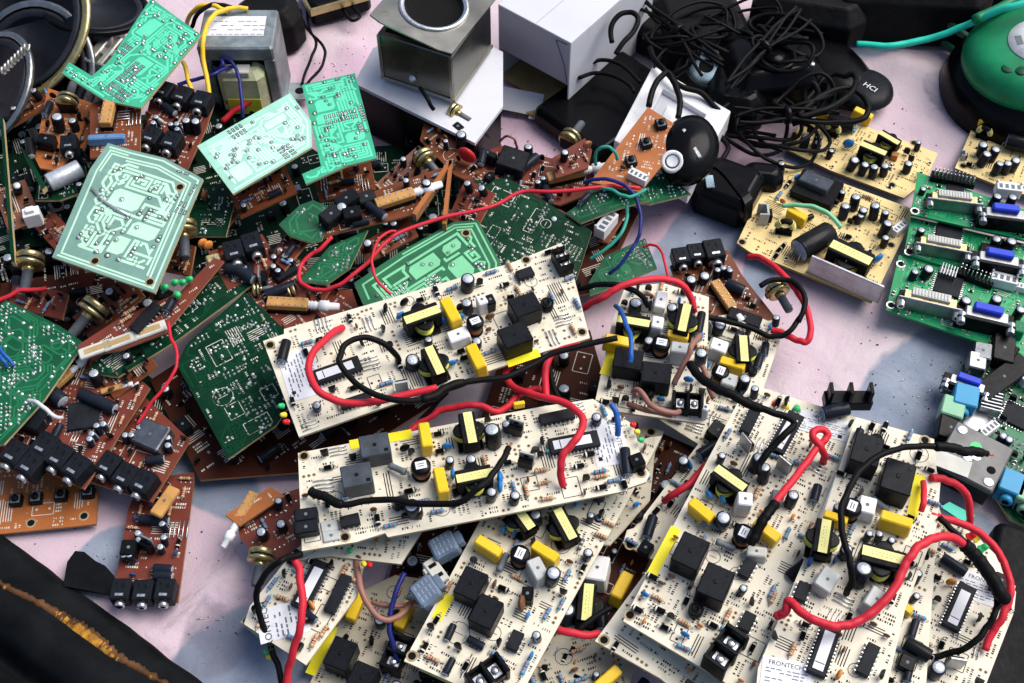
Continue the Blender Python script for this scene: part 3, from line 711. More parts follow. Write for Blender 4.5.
C9 = board('cream board at the lower left, black and red leads arching over its labelled chip', 'cream', [(250,606),(292,553),(310,546),(366,555),(357,596),(306,665),(244,624)], 30, (.02,.06), u=((306,665),(366,555)),
  comps='dip:14:L 311 585 0; dip:9 338 594 0; disc:orangec 311 606 60; to92 284 574 30; res:b 273 584 -10; lcap:5x11 309 615 80; box:blackp:6x6x6 306 617 0 0.7', fill=(12,'res:t res:b disc:brownc:0.6 to92 diode'), seed=39, sticker=[((283,621),(17,24),40,'FRONTECH')])
C7 = board('rightmost cream board with a labelled long chip, three small lamps and a hooked black sleeve', 'cream', [(937,525),(960,520),(996,555),(1016,592),(1014,612),(980,700),(885,700),(915,560)], 22, (0,.02), u=((980,700),(1014,600)),
  comps='led:r 970 535 40 1.4 80; led:y 976 537 40 1.4 80; led:g 982 547 40 1.4 80; lcap:7x17 954 565 -100; disc:orangec 951 583 -60; dip:14:L 959 607 0; to 955 663 110; cap:10x14 936 670 0; to92 986 629 0; box:blackp:10x9x9 1001 582 0; disc:blackp:1.1 960 540 50; buz 1003 590 0 0.7', fill=(16,'res:t res:b disc:brownc:0.6 diode to92 jump:2'), seed=40, sticker=[((984,590),(28,15),-82,'FRONTECH')])
C8 = board('long cream board in the bottom centre with two black relays and brown resin blotch', 'cream', [(404,661),(487,508),(545,474),(650,437),(662,436),(625,506),(588,572),(518,700),(474,692)], 32, (.0,.05), u=((404,661),(487,508)),
  comps='relay 471 585 0; relay 486 613 0; film 488 549 80; bres 503 563 0; choke 520 556 0; trans 564 527 50; trans 521 518 60; film 546 555 78; cap:10x17 551 577 0; disc:brownc:1.5 523 605 20; box:blackp:9x7x8 528 594 20; dip:4 515 641 0; term 487 676 -30 1.05; res:b 547 614 0; res:b 567 576 0; strip:14 443 607 0; box:clearp:14x9x12 536 572 50 ; cap:8x14 537 518 0; disc:bluec:1 504 529 0; disc:bluec:1 516 533 0; cap:5x9 590 517 0; res:g 581 545 0; to92 500 643 0; cap:8x14 600 494 0; choke 592 483 0; film 612 476 78; disc:bluec:1 575 503 10', fill=(30,FC), seed=41, holes='412 656')
C6s = board('narrow cream board strip with lying capacitors, just left of the rightmost cream board', 'cream', [(905,560),(937,500),(943,520),(935,560),(925,700),(870,700)], 36, u=((870,700),(937,500)),
  comps='lcap:9x16:sleeve_k 917 650 80; box:blackp:9x9x6 908 660 0; lcap:5x12 914 628 0; cap:6x12:sleeve 917 577 0; cap:5x10 915 596 0; film 903 606 70 0.7; disc:blackp:1.2 924 556 50; lcap:5x12 909 672 0', fill=(10,'res:b diode cap:5x9 res:t'), seed=42)
C3 = board('upright cream board in the upper middle with two black relays and a white moulded block', 'cream', [(595,402),(612,322),(625,287),(663,283),(709,297),(707,363),(705,424),(599,409)], 42, (.02,.06), u=((595,402),(700,420)),
  comps='relay 628 361 0 1.02; relay 656 375 0 1.05; strip:17 609 362 82; trans 633 324 0; choke 661 345 0; box:clearp:12x9x14 679 354 0; cap:9x13 701 357 0; term 687 404 8 0.9; buz 648 392 0 1.0; box:white:8x9x15 655 326 0; trans:n 683 321 90; cap:8x10 673 309 0; lcap:6x18:sleeve_k 700 323 88; box:white:8x13x9 660 299 0; cap:10x7 636 303 0; disc:copper 649 297 0; cap:8x10:sleeve_k 648 343 0; cap:8x10:sleeve 662 340 0 ; film 617 343 0 1.1; box:white:4x5x14 706 411 0; disc:bluec 689 380 0; sink 648 304 0 0.6; film 677 337 0 0.8', fill=(22,FC), seed=43, holes='602 404')
C5 = board('big cream board right of centre, three small lamps on its top edge, two relays', 'cream', [(623,621),(738,402),(752,384),(800,400),(856,417),(850,440),(790,590),(748,700),(719,678)], 42, (.03,.03), u=((623,621),(738,402)),
  comps='relay 690 553 0 1.12; relay 715 584 0 1.12; strip:30 663 553 0; buz 696 610 0 1.0; term 724 652 -8 1.15; dip:4 747 569 0; dip:4 747 622 0; choke 743 535 0; cap:10x16 722 521 0; bres 711 526 110; bres 725 546 100; film 702 513 75; trans 729 482 75; box:white:9x9x17 742 505 20; disc:bluec 708 496 60; disc:bluec 723 501 60; cap:9x15 755 464 0; to 746 444 60; dip:7 750 421 0; dip:14:L 786 433 0; to 784 466 70; lcap:10x18 835 412 -45; led:r 776 406 100 1.4 85 0; led:y 785 408 100 1.4 85 0; led:g 797 411 100 1.5 85 0; box:resg:9x7x8 777 496 20; cap:8x13 791 500 20; lcap:6x12 816 493 10; film 766 531 75; box:offw:7x12x7 758 552 20; res:t 773 598 0; lcap:8x15:sleeve_k 770 665 15; cap:9x15:sleeve_k 791 573 60 1 60 0; cap:8x16 764 476 0; to92 752 602 30; res:b 772 592 0; disc:blackp 824 441 0', fill=(34,FC), seed=44, holes='630 615', sticker=[((824,426),(26,12),-80,'FRONTECH')])
C6 = board('cream board on top of the right hand heap with a long curving red lead', 'cream', [(755,700),(758,668),(823,515),(856,417),(934,439),(937,474),(941,476),(937,525),(905,610),(884,700)], 52, (.02,.02), u=((758,668),(823,515)),
  comps='relay 866 452 8 1.15; relay 897 479 8 1.2; strip:24 916 496 8; buz 876 440 0 0.9; box:white:11x10x13 867 508 10; film 896 524 95 1.05; trans 882 560 98 1.15; trans 822 539 10; cap:11x18 860 578 0; box:clearp:14x11x11 825 580 -10; box:clearp:14x11x11 873 601 -10; dip:14:L 824 650 0; dip:7 868 660 0; disc:orangec 838 675 0; disc:blued:1.1 810 562 0; bres 879 505 80; cap:8x12 846 551 0; lcap:9x16 858 436 0 0.6; cap:6x10 838 510 0; film 836 521 95 .8; cap:5x9 868 535 0; cap:5x9 880 536 0; cap:5x9 890 540 0; choke 851 509 0; to92 775 636 40; disc:blued:0.8 835 560 0; dip:4 802 592 0', fill=(20,'res:t res:b diode disc:brownc:0.6 jump:3 jump:4 to92 diode'), seed=45, holes='925 440', sticker=[((786,676),(22,15),-75,'FRONTECH')])
C2 = board('long cream board across the middle with two grey black relays at its left end', 'cream', [(298,453),(545,406),(593,399),(634,425),(642,462),(650,474),(646,482),(628,488),(625,491),(388,537),(385,533),(356,542),(302,551)], 52, (-.02,.04), u=((302,551),(646,482)),
  comps='relay:relayg 375 447 0; relay:relayg 357 477 0; strip:12 400 436 0; strip:6 356 444 0; film 425 439 90; film 441 484 90; bres 398 470 -40; choke 421 468 0; cap:7x9 471 459 0; cap:10x14 413 508 0; box:blackp:9x6x9 400 500 0; cap:11x18:sleeve_k 494 439 0; trans 469 431 90; trans 474 478 0; disc:bluec:1.3 501 480 80; disc:bluec 452 475 80; disc:bluec 447 447 0; diode 439 434 0; diode 441 451 0; diode 455 492 90; cap:7x13 491 494 0; to 516 428 -30; to 526 461 -30; dip:8 557 417 0; dip:14:L 574 443 0; cap:7x10 597 417 0; lcap:7x19 626 462 82; box:blackp:9x9x8 638 460 10; to92 586 479 0; res:b 600 472 0; res:t 601 477 0; led:r 634 423 -60 1 85; led:y 638 430 -60 1 85; led:g 642 438 -60 1 85; disc:orangec:.8 584 420 0; res:b 390 526 0; res:b 437 512 0; dip:4 350 521 0; to92 405 516 0; cap:8x8:sleeve_k 417 510 0; box:jackp:14x8x9 306 514 0; box:jackp:14x8x9 306 526 0; box:clearp:10x7x1 328 521 0; box:clearp:10x7x1 330 531 0; disc:blackp 405 449 10; disc:bluec:1.2 500 487 80; to92 411 452 20; cap:6x10 449 461 0; film 519 405 0 0.4; cap:7x10:sleeve_k 514 497 0; cap:6x9 507 425 0', fill=(26,'res:t res:b diode jump:4 jump:3 diode to92 disc:brownc:0.6'), seed=46, holes='304 456;345 537;641 473', sticker=[((608,442),(26,17),-92,'FRONTECH')])
C1 = board('long cream board above the middle one, red and black leads looped over its sticker', 'cream', [(263,341),(284,334),(284,329),(511,263),(561,243),(570,262),(590,338),(543,352),(299,437)], 58, (-.02,.05), u=((299,437),(590,338)),
  comps='relay 525 307 0 1.02; relay 515 337 0 1.05; buz 547 304 0 1.0; term 562 262 90 0.75; dip:4 525 274 0; cap:10x14 467 283 0; to92 479 283 0; res:b 452 289 0; res:b 491 273 0; trans 422 318 0 1.1; film 452 314 90 1.15; choke 475 324 0 0.95; box:white:7x8x11 483 303 0; box:blackp:6x8x11 490 301 0; cap:8x12 468 306 0; cap:6x6 428 339 0; cap:7x8 477 341 0; box:white:14x10x8 460 335 0; disc:blackp 405 303 20; disc:blackp 386 309 60; diode 421 300 0; dip:14:L 337 371 0; lcap:7x16:sleeve_k 284 351 60; cap:6x11 316 404 0 1 15 0; dip:8 356 401 0 0.9; cap:10x11 412 361 0; trans 434 364 90; film 478 360 90 1.1; diode 462 351 0; diode 465 358 0; sink 401 386 80 0.8; led:g 282 404 -60 1 85; led:y 284 413 -60 1 85; led:r 287 420 -60 1 85; disc:bluec 461 318 0; disc:bluec 444 321 0; strip:18 523 358 0; disc:bluec 452 363 0; disc:bluec 399 316 20; to92 390 345 0; res:b 307 343 0; box:blackp:8x8x6 320 339 0 0.6; to92 459 309 0; disc:brownc 489 317 0', fill=(24,'res:t res:b diode jump:4 jump:3 diode to92 disc:brownc:0.6'), seed=47, holes='270 345;526 260;582 332', sticker=[((301,374),(29,18),-92,'FRONTECH')])
# magenta hand-written mark on the upper board
q = C1.loc((438,295)); mk = MB(); mk.tube([(q.x-2.5,q.y+3,.2),(q.x-1,q.y+4.6,.2),(q.x+1.2,q.y+3.6,.2),(q.x-.2,q.y+1,.2),(q.x-2,q.y-.8,.2),(q.x,q.y+.2,.2),(q.x+1.8,q.y-1.4,.2),(q.x+.6,q.y-3.6,.2),(q.x-.8,q.y-2.2,.2)], .28, 'silk_pink', 4); mk.build('pen_mark', C1.o)
# leads of the cream boards
RW, BW = 1.85, 1.55
cable([(343,327),(333,333),(320,345),(311,357),(309,371),(317,389),(334,400),(360,403),(383,400),(409,394),(437,388)], RW, 'wred', [60,72,74,70,70], C1)
cable([(399,361),(396,355),(388,347),(374,339),(360,338),(346,344),(340,356),(341,366),(352,380),(368,391),(391,399),(414,401),(434,396),(447,388),(475,381),(506,377),(530,366),(552,354),(580,346),(617,338)], BW, 'wblack', [60,76,80,78,76,72,70,74], C1, sleeve=(.60,.72,2.35,'wblack'))
cable([(581,309),(592,303),(602,298),(612,291),(623,285),(643,280),(666,279),(682,285),(691,297),(695,313)], RW, 'wred', [48,62,66,60,46], C3)
cable([(580,290),(590,286),(605,284),(620,285),(635,291),(644,299),(648,306)], BW, 'wblack', [52,60,62,56,50], C3)
cable([(616,306),(620,311),(625,322),(630,335),(631,352),(630,362)], 1.3, 'wblue', [50,62,66,62], C3)
cable([(636,395),(634,391),(638,390),(646,398),(655,408),(674,413),(680,412)], 1.5, 'wbrown', [48,55,56,52], C3)
cable([(628,404),(640,408),(655,412),(672,415)], 1.5, 'wbrown', [46,52,50], C3)
cable([(700,335),(692,345),(688,356),(680,372),(674,384)], 1.5, 'wbrown', [62,68,60,52], C3)
cable([(690,364),(697,374),(705,381),(717,388),(730,394),(745,402),(760,408),(775,413),(790,418),(794,424),(787,432),(779,440),(768,452),(760,463),(758,474)], BW+.2, 'wblack', [62,72,70,66,56], C5, sleeve=(.0,.45,2.35,'wblack'))
cable([(702,366),(706,375),(709,386),(713,398)], 1.5, 'wbrown', [50,48,40], C4)
cable([(564,486),(561,476),(561,466),(563,455),(570,447),(577,438),(582,429),(583,419),(574,409),(562,402),(546,398),(531,394),(513,387),(506,376),(508,368),(514,364)], RW, 'wred', [54,66,70,68,62,50,44], C2)
cable([(547,398),(545,380),(546,366),(551,356),(563,349),(580,345)], RW, 'wred', [56,60,58,60], C2)
cable([(409,432),(420,422),(434,414),(444,409),(456,407),(468,405),(482,406),(498,412),(508,406),(518,396),(531,390),(541,389)], RW*.95, 'wred', [50,52,56,50,50], C2)
cable([(309,491),(316,494),(324,496),(334,502),(345,505),(365,501),(393,500),(410,503),(424,504),(452,504),(461,502),(470,496),(480,487),(488,480),(496,470),(503,460),(509,447)], BW, 'wblack', [60,62,66,74,70], C2, sleeve=(.0,.24,2.3,'wblack'), tip='copper')
cable([(548,357),(550,372),(553,386),(560,399),(567,402)], BW, 'wblack', [50,54,52,56], C2)
cable([(611,404),(616,412),(618,423),(617,435)], 1.5, 'wblue', [66,64,56], C2)
cable([(824,463),(824,455),(821,447),(815,440),(812,434),(817,430),(824,430),(828,435),(825,440),(817,447),(804,466),(795,478),(785,490),(777,500),(769,511),(763,520),(756,533),(750,545)], RW, 'wred', [44,58,60,58,56,58,62,60,54], C5, sleeve=(.78,1,2.5,'wblack'))
cable([(777,616),(782,614),(786,610),(788,601),(793,604),(798,610),(806,616),(814,620),(826,625),(838,626),(850,624),(862,619),(874,611),(884,602),(893,590),(900,577),(905,565),(911,555),(918,547),(926,542),(935,538),(944,536),(954,538),(962,543),(970,550),(979,560),(990,575),(1000,592),(1006,601)], RW+.2, 'wred', [54,62,64,62,66,70,66,56,46], C6, sleeve=(.83,1,3.3,'wblack'))
cable([(846,594),(849,588),(852,578),(851,566),(848,553),(844,540),(841,525),(841,512),(844,500),(850,487),(857,476),(865,466),(876,458),(889,452),(902,448),(916,446),(930,446),(944,447),(956,449),(966,451),(976,452),(988,454)], BW, 'wblack', [54,72,76,78,76,74,70,64], C6, sleeve=(.78,.99,2.35,'wblack'), tip='copper')
cable([(931,478),(939,478),(948,481),(957,485),(964,492),(969,502),(970,515),(969,526)], RW, 'wred', [56,52,44,28], C7)
cable([(917,510),(928,514),(938,517),(950,520),(960,523),(972,528),(981,534),(989,541),(996,549),(1002,559),(1007,571),(1010,583),(1010,595),(1007,607),(1001,619),(996,627),(991,635),(984,650)], RW, 'wred', [50,52,48,44,40,36,30,24], C7)
cable([(939,517),(948,527),(960,537),(972,548),(981,560),(988,573),(994,588),(997,600),(996,609),(992,620),(986,628),(978,639),(967,647),(956,652),(943,655),(929,658)], BW, 'wblack', [54,52,48,44,42,38,32,26], C7)
cable([(923,482),(924,492),(923,503),(921,511)], RW*.8, 'wred', [56,62,58], C6)
cable([(301,554),(291,557),(281,561),(271,568),(263,577),(258,588),(256,600),(259,612),(263,624),(269,640),(274,656),(279,670),(283,690)], BW, 'wblack', [50,56,50,40,30,20,14], C9)
cable([(294,557),(299,570),(301,585),(303,600),(302,614),(300,628),(296,642),(291,660),(288,674),(286,695)], RW, 'wred', [50,48,46,40,28,16], C9)
cable([(357,560),(358,575),(361,588),(366,601),(374,613),(383,619),(394,619),(404,612),(412,604)], 1.5, 'wbrown', [32,34,30,26,24], C10)
cable([(372,603),(385,605),(400,606),(415,601)], 1.2, 'wbrown', [20,24,20], C10)
cable([(404,573),(397,590),(392,608),(390,628),(393,645),(398,662)], 1.3, 'wnavy', [30,28,24,20,12], C10)
cable([(551,626),(560,630),(572,633),(585,635),(600,634)], RW, 'wred', [22,28,26,22], Cdeep)
cable([(575,634),(585,625),(598,615),(612,608)], BW, 'wblack', [24,26,24], Cdeep)
cable([(664,501),(672,495),(684,488),(695,478),(706,465)], RW, 'wred', [24,32,34,30], C12)
cable([(411,430),(421,420),(435,405),(447,392)], BW*.8, 'wblack', [48,52,66], C1)
cable([(798,322),(804,309),(804,296),(798,285),(788,280),(772,280),(760,286)], BW, 'wblack', [28,32,32,30,28], C4)
cable([(703,317),(720,319),(738,324),(755,330),(768,336),(780,336),(790,331),(800,318)], BW, 'wblack', [28,26,22,24,28], C4)
cable([(771,330),(780,332),(790,337),(800,341),(807,341),(811,330),(808,312),(802,299),(796,290),(789,281),(782,274),(774,266),(766,261),(758,257),(748,257)], RW, 'wred', [18,20,22,26,28,26,20,14], C4)
# plugs hanging over the gap in the bottom middle
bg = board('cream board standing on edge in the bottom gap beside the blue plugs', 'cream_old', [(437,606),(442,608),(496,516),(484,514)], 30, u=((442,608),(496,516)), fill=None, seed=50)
for (px_, py_, z_, rz_, lab, sz, mt) in ((426,592,34,35,'blue grey plug in the gap left of the bottom centre board, lower of two',(13,12,9),'bluep'),(444,546,36,25,'blue grey plug in the gap just below the middle board, upper of two',(11,13,9),'bluep')):
    MS['bluep'] = ((.15,.20,.28), .28, 0, .2, 60, .04)
    p = W(px_, py_, z_); e = empty('plug', lab, 'plug', Matrix.Translation(p) @ Matrix.Rotation(R(rz_-90),4,'Z') @ Matrix.Rotation(R(14),4,'X'))
    b = MB(); b.cbox(0,0,-6,sz[0],sz[1],sz[2],'bluep',1.2); b.cbox(0,sz[1]/2+1.6,-4,sz[0]*.6,3.5,sz[2]*.6,'bluep',.5); b.build('plug_body', e)
    b = MB()
    for k in range(3):
        for j in range(4): b.cbox(-3.4+3.4*k,-3.4+2.2*j,sz[2]-6-.02,2.4,.6,.2,'bluepl',.05)
    b.build('raised_lettering', e)
p = W(436,572,32); e = empty('socket', 'white plastic two pin socket against the edge of the bottom centre board', 'socket', Matrix.Translation(p) @ Matrix.Rotation(R(-55),4,'Z'))
b = MB(); b.cbox(0,0,-6,14,7,8,'offw',.6); b.cbox(-3,-4,-4,3,2,5,'offw',.4); b.cbox(3,-4,-4,3,2,5,'offw',.4); b.build('socket_body', e)
b = MB(); b.cbox(-3,0,2,2,4,.2,'void',.05); b.cbox(3,0,2,2,4,.2,'void',.05); b.build('socket_slots', e)
# tinned connector on the edge of the big right board
p = C5.loc((846,404)); 
b = MB(); T = T3(p.x,p.y,.2,0,0,-62); b.cbox(0,0,0,24,8,7,'blackp',.5,T)
for x in (-10,0,10): b.cbox(x,0,7,1.8,7,9,'blackp',.3,T)
b.build('terminal_block', C5.o)
# ================================================================== tan supply boards on the right
TF = 'res:t res:b diode cap:5x9:sleeve_k disc:brownc:0.7 to92 smd cap:6x11:sleeve_k'
P1 = board('tan supply board with a big lying black capacitor and a pale metal heat plate', 'tan', [(737,243),(750,215),(780,160),(913,209),(906,232),(872,302),(750,252)], 6, u=((737,243),(872,302)), holes='742 242;781 162;891 245;869 291',
  comps='box:ferrite:34x26x9 818 187 -2 1.1; box:relayg:24x14x13 816 185 -2 1.1; cap:9x16 844 212 0; cap:9x16 855 203 0; cap:8x14 862 213 0; cap:8x14 859 218 0 .8; cap:9x17 875 212 0; cap:8x14 885 216 0 .9; cap:9x17 884 230 0; trans 850 256 0 1.6; lcap:17x28:sleeve_k 813 246 68 1.25; disc:bluec:1.5 877 260 60; cap:6x8:sleeve_k 863 270 0; toroid 785 227 20 0.85; film 797 216 -10; sink 767 213 30 1.0; diode 779 250 80; diode 783 246 80; diode 776 256 80; cw 899 228 70 0.9; disc:bluec:1 797 178 60; disc:orangec:.8 783 201 0; lcap:5x11:sleeve_k 808 217 60; to92 854 219 0; to92 850 222 0', fill=(14,TF), seed=51)
q = P1.loc((838,278), 6); b = MB(); b.cbox(4,0,.3,45,1.8,15,'alu',.4,T3(q.x,q.y,0,0,0,0)); b.lathe([(1.2,-.4),(1,-.8)], 'steel', 10, T3(q.x-4,q.y-.8,8,90)); b.build('heat_plate', P1.o)
cable([(782,206),(795,205),(812,207),(825,212),(835,220),(842,228)], 1.4, 'trace_c', [14,18,18,14], P1)
P2 = board('tan power supply board behind the nearest one, half under a bunch of black cable', 'tan', [(784,148),(805,118),(850,120),(881,132),(938,153),(926,180),(904,198),(830,170)], 4, u=((784,148),(904,198)), holes='914 143;892 185',
  comps='trans:n 889 140 -10 .9; trans 873 151 0 1.05; cap:9x15 852 163 0; cap:8x14 863 168 0; cap:8x14 874 171 0; cap:8x14 885 169 0; cap:8x12 908 166 0; disc:bluec:1.4 847 146 20; cap:9x15 805 141 0; cap:8x13 816 146 0; cap:8x13 817 139 0; lcap:13x24:sleeve_k 840 125 10; toroid 833 130 0 .7; film 862 115 0; film 826 115 10 0.9; box:copper:6x6x6 896 152 10; cap:6x10:sleeve_k 830 152 0; diode 832 150 30', fill=(14,TF), seed=52)
P3 = board('tan supply board cut off by the right edge below the green tape case', 'tan', [(955,168),(978,114),(1010,120),(1060,140),(1060,205),(1010,190)], 4, u=((955,168),(1060,205)), holes='963 166',
  comps='film 989 126 -5 1.1; toroid 984 133 0 .7; box:blackp:18x14x18 1014 122 0; cap:9x15 983 149 0; cap:9x15 993 154 0; cap:9x16 983 159 0; cap:8x14 1007 167 0; cap:9x15 1014 164 0; lcap:15x30:sleeve_k 1022 147 10; cap:8x14 997 168 0; sink 965 155 20 .5; diode 970 165 0', fill=(8,TF), seed=53)
# ================================================================== green video boards
VC = 'smd smd:t smd smd:t smd cap:6x7:sleeve_k smd smd:t qfp:5'
GV = 'green video boards stacked like steps at the right'
V1 = board('green video board at the back of three, a pin row on its top edge', 'gv', [(918,172),(1060,222),(1060,248),(911,214)], 20, (0,-.0), u=((911,214),(1060,248)), group=GV, holes='915 211;976 222', comps='dvi 953 201 8 .82; vga 1003 217 8 .95; hdr:11 953 179 0; cw 1008 190 6 1; qfp:13 955 190 0 .8; cap:7x9:sleeve_k 996 199 0; cap:7x9:sleeve_k 1012 200 0', fill=(20,VC), seed=54)
V2 = board('green video board in the middle of the row of three', 'gv', [(911,217),(1060,252),(1060,300),(904,254)], 14, u=((904,254),(1060,300)), group=GV, holes='909 252', comps='dvi 942 247 8 .82; vga 997 262 8 .95; qfp:15 949 232 0 1; cap:7x9:sleeve_k 997 240 0; cap:8x10:sleeve_k 1010 244 0; box:chip:10x10x4 990 246 0; cap:5x7 1006 241 0', fill=(20,VC), seed=55)
V3 = board('green video board at the front of the row of three, fully clear of the others', 'gv', [(899,255),(1060,302),(1060,370),(886,310)], 12, u=((886,310),(1060,370)), group=GV, holes='891 305;901 264;955 323', comps='dvi 929 302 8 .9; vga 985 318 8 1; qfp:15 948 286 0 1; hdr:9 975 277 0; cw 1003 281 6 1; cw 1022 288 6 .6; cap:8x10:sleeve_k 927 271 0; cap:8x10:sleeve_k 964 303 0; cap:8x10:sleeve_k 996 301 0; fin 948 273 0 .6; cap:7x10:sleeve_k 1019 312 0; box:plast_g:7x9x9 1020 328 0; cap:6x8 914 273 0', fill=(22,VC), seed=56)
# motherboard
MBd = board('green computer board at the right edge with blue and mint sound sockets along its side', 'gm', [(935,428),(958,372),(985,332),(1060,345),(1060,540),(1010,520),(985,480)], 5, u=((985,480),(1060,345)),
  comps='pjack:jackblue 964 401 -72; pjack:jackgreen 951 412 -75 .93; vga 966 386 -80 .8; dvi 955 392 -80 .4; box:steel:13x11x11 983 355 20; box:steel:13x11x11 976 364 20; box:blackp:20x14x12 1000 350 20; box:blackp:44x14x9 1003 378 -20; fin 990 404 20 .8; batt 971 424 0; cw 988 430 -20 .8; cap:6x8 1003 436 0; cap:6x8 1008 440 0; qfp:14 1016 416 0 1; cw 1020 374 60 .9; box:ytape:4x12x4 1007 371 0; box:blackp:16x14x10 948 428 20; box:blackp:9x9x10 1010 352 0; cap:7x8 1009 350 0', fill=(50,'smd smd:t smd cap:5x7 qfp:6 smd to92 smd:t cap:6x8'), seed=57)
for (x_, y_, m_, lab) in ((1006,494,'jackblue','light blue sound socket beside the metal drive case'),(1024,504,'jackgreen','mint green sound socket at the right edge, beside the light blue one')):
    p = W(x_, y_, 4); e = empty('sound_socket', lab, 'socket', Matrix.Translation(p) @ Matrix.Rotation(R(-28),4,'Z'))
    pr = c_jacks3([m_]); a_ = pr[0][1].build('socket_body', e); pr[1][1].build('socket_collar', a_)
# ================================================================== left pile
LF = 'cap:6x11 cap:8x12:sleeve_k res:b res:t disc:brownc:0.8 to92 lcap:6x12 diode jump:3 disc:blackp:0.8 box:blackp:9x7x7'
DK = 'cap:8x12:sleeve_k lcap:8x16:sleeve_k box:blackp:12x9x10 disc:blackp box:jackp:10x8x7 cap:10x16:sleeve_k diode to92 lcap:8x16'
def bd(*a, **k): return board(*a, **k)
F1 = bd('dark circuit board full of black parts at the far left of the heap', 'gk', [(-40,130),(60,100),(110,160),(80,270),(-40,290)], 8, fill=(34,DK), seed=61)  # filler boards under the heap, its shade put into their colours
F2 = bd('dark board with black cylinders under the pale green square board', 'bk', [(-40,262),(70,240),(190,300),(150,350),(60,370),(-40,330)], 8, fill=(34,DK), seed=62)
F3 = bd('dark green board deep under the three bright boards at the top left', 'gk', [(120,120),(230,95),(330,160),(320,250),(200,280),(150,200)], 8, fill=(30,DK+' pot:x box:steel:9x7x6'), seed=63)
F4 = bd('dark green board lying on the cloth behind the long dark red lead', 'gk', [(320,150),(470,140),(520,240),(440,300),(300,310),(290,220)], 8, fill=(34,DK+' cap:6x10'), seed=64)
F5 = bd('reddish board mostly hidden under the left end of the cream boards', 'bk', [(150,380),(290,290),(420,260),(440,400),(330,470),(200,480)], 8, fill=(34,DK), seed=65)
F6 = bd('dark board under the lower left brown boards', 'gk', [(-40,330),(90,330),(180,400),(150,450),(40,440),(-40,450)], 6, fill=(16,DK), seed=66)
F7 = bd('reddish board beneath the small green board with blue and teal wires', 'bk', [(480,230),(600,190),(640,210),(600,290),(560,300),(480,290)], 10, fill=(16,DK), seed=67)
B10 = bd('orange board with a row of four black push buttons at the lower left', 'orange', [(-30,536),(-30,468),(60,470),(98,490),(96,524),(0,534)], 3, u=((-30,536),(96,524)), holes='31 523;84 516', comps='button 16 500 0 1; button 36 498 0 1; button 61 495 0 1; button 88 492 0 1', seed=68)
B9 = bd('red brown board standing apart on the cloth, three grey sound sockets at its lower end', 'rb', [(112,600),(128,510),(140,480),(195,472),(189,520),(178,602)], 5, u=((112,600),(178,602)), comps='jack 121 592 0 1; jack 143 593 0 1; jack 165 592 0 1; to 148 545 -25 .9; cap:5x9 137 534 0; cap:5x9 138 541 0; box:blackp:9x10x9 128 549 0; cap:5x9 164 526 0; cap:5x9 163 540 0; cap:5x9 160 547 0; lcap:6x11 163 569 0; lcap:6x11 163 576 0; lcap:6x18 154 520 0; cap:5x9 126 555 0; cap:5x9 131 557 0; jump:6 175 530 90', fill=(8,'res:t diode disc:blued:0.7'), seed=69)
B8 = bd('red brown board with three sound sockets and a large grey heat plate', 'rb', [(84,480),(110,430),(146,398),(190,440),(152,502)], 16, (.0,.06), u=((84,480),(152,502)), comps='jack 108 466 -8 1.1; jack 125 477 -8 1.1; jack 143 484 -8 1.1; box:steel:20x16x9 153 435 -10; cap:5x9 124 437 0; cap:5x9 131 437 0; cap:5x9 168 432 0; cap:5x9 167 440 0; cap:5x9 168 446 0; cap:5x9 139 429 0; lcap:6x11 155 460 30; diode 146 473 30; box:tanp:8x20x3 163 498 -10', fill=(6,LF), seed=70)
B7 = bd('large brown board at the left with five black sound sockets in a slanting row', 'rb', [(-12,470),(20,410),(58,360),(110,352),(150,388),(84,489),(45,470)], 24, (0,.05), u=((-12,470),(84,489)), comps='jack 14 455 -18 1.15; jack 30 466 -18 1.15; jack 44 447 -18 1.15; jack 59 458 -18 1.15; jack 76 469 -18 1.15; qfp:15 84 416 20 1.1; lcap:8x26 98 402 -15; cap:5x9 98 428 0; cap:5x9 104 424 0; cap:5x9 93 434 0; cap:5x9 89 440 0; res:b 84 460 0; sw 58 384 62 .8; lcap:10x22 52 394 -25; box:jackp:16x14x10 32 418 -10; cap:5x9 46 415 0; cap:5x9 41 421 0; sw 112 390 30 0.5; cap:8x11:sleeve_k 95 378 0', fill=(14,LF), seed=71)
cable([(28,401),(36,402),(44,408),(54,416),(62,418)], 1.1, 'wwhite', [40,44,44,36], B7)
G6 = bd('green board at the left edge with two short blue wires on it', 'gm', [(-30,330),(6,300),(60,326),(84,343),(44,400),(4,444),(-30,450)], 38, (.02,.04), u=((-30,450),(4,444)), seed=72)
cable([(-4,344),(4,354),(14,366)], 1.0, 'wblue', [42,44,40], G6); cable([(-2,352),(3,360),(7,367)], 1.0, 'wblue', [42,44,40], G6)
G7 = bd('large dark green slab of a board leaning on the left end of the cream boards', 'gd', [(177,365),(186,345),(245,292),(285,330),(300,390),(276,425),(228,459)], 32, (.05,.05), u=((177,365),(228,459)), seed=73)
G7b = bd('long dark green board under the brown board with green lamps, its tan edge showing', 'gd', [(85,372),(130,330),(180,300),(240,262),(252,285),(180,338),(118,377)], 34, (.0,.05), u=((118,377),(252,285)), seed=74)
B11 = bd('slanting red brown board with four green lamps and three pale oblong frames', 'rb', [(80,357),(78,345),(120,318),(180,292),(214,258),(224,261),(165,333),(120,350)], 44, (.0,.12), u=((80,357),(224,261)), comps='led:g 163 286 20 1.2 60; led:g 173 281 20 1.2 50; led:g 181 281 20 1.1 45; led:g 188 278 20 1.1 50; led:g 176 293 0 1.3 90; dip:8 146 318 12; lcap:6x10 170 305 30; res:t 130 312 0; res:t 126 320 0', seed=75)
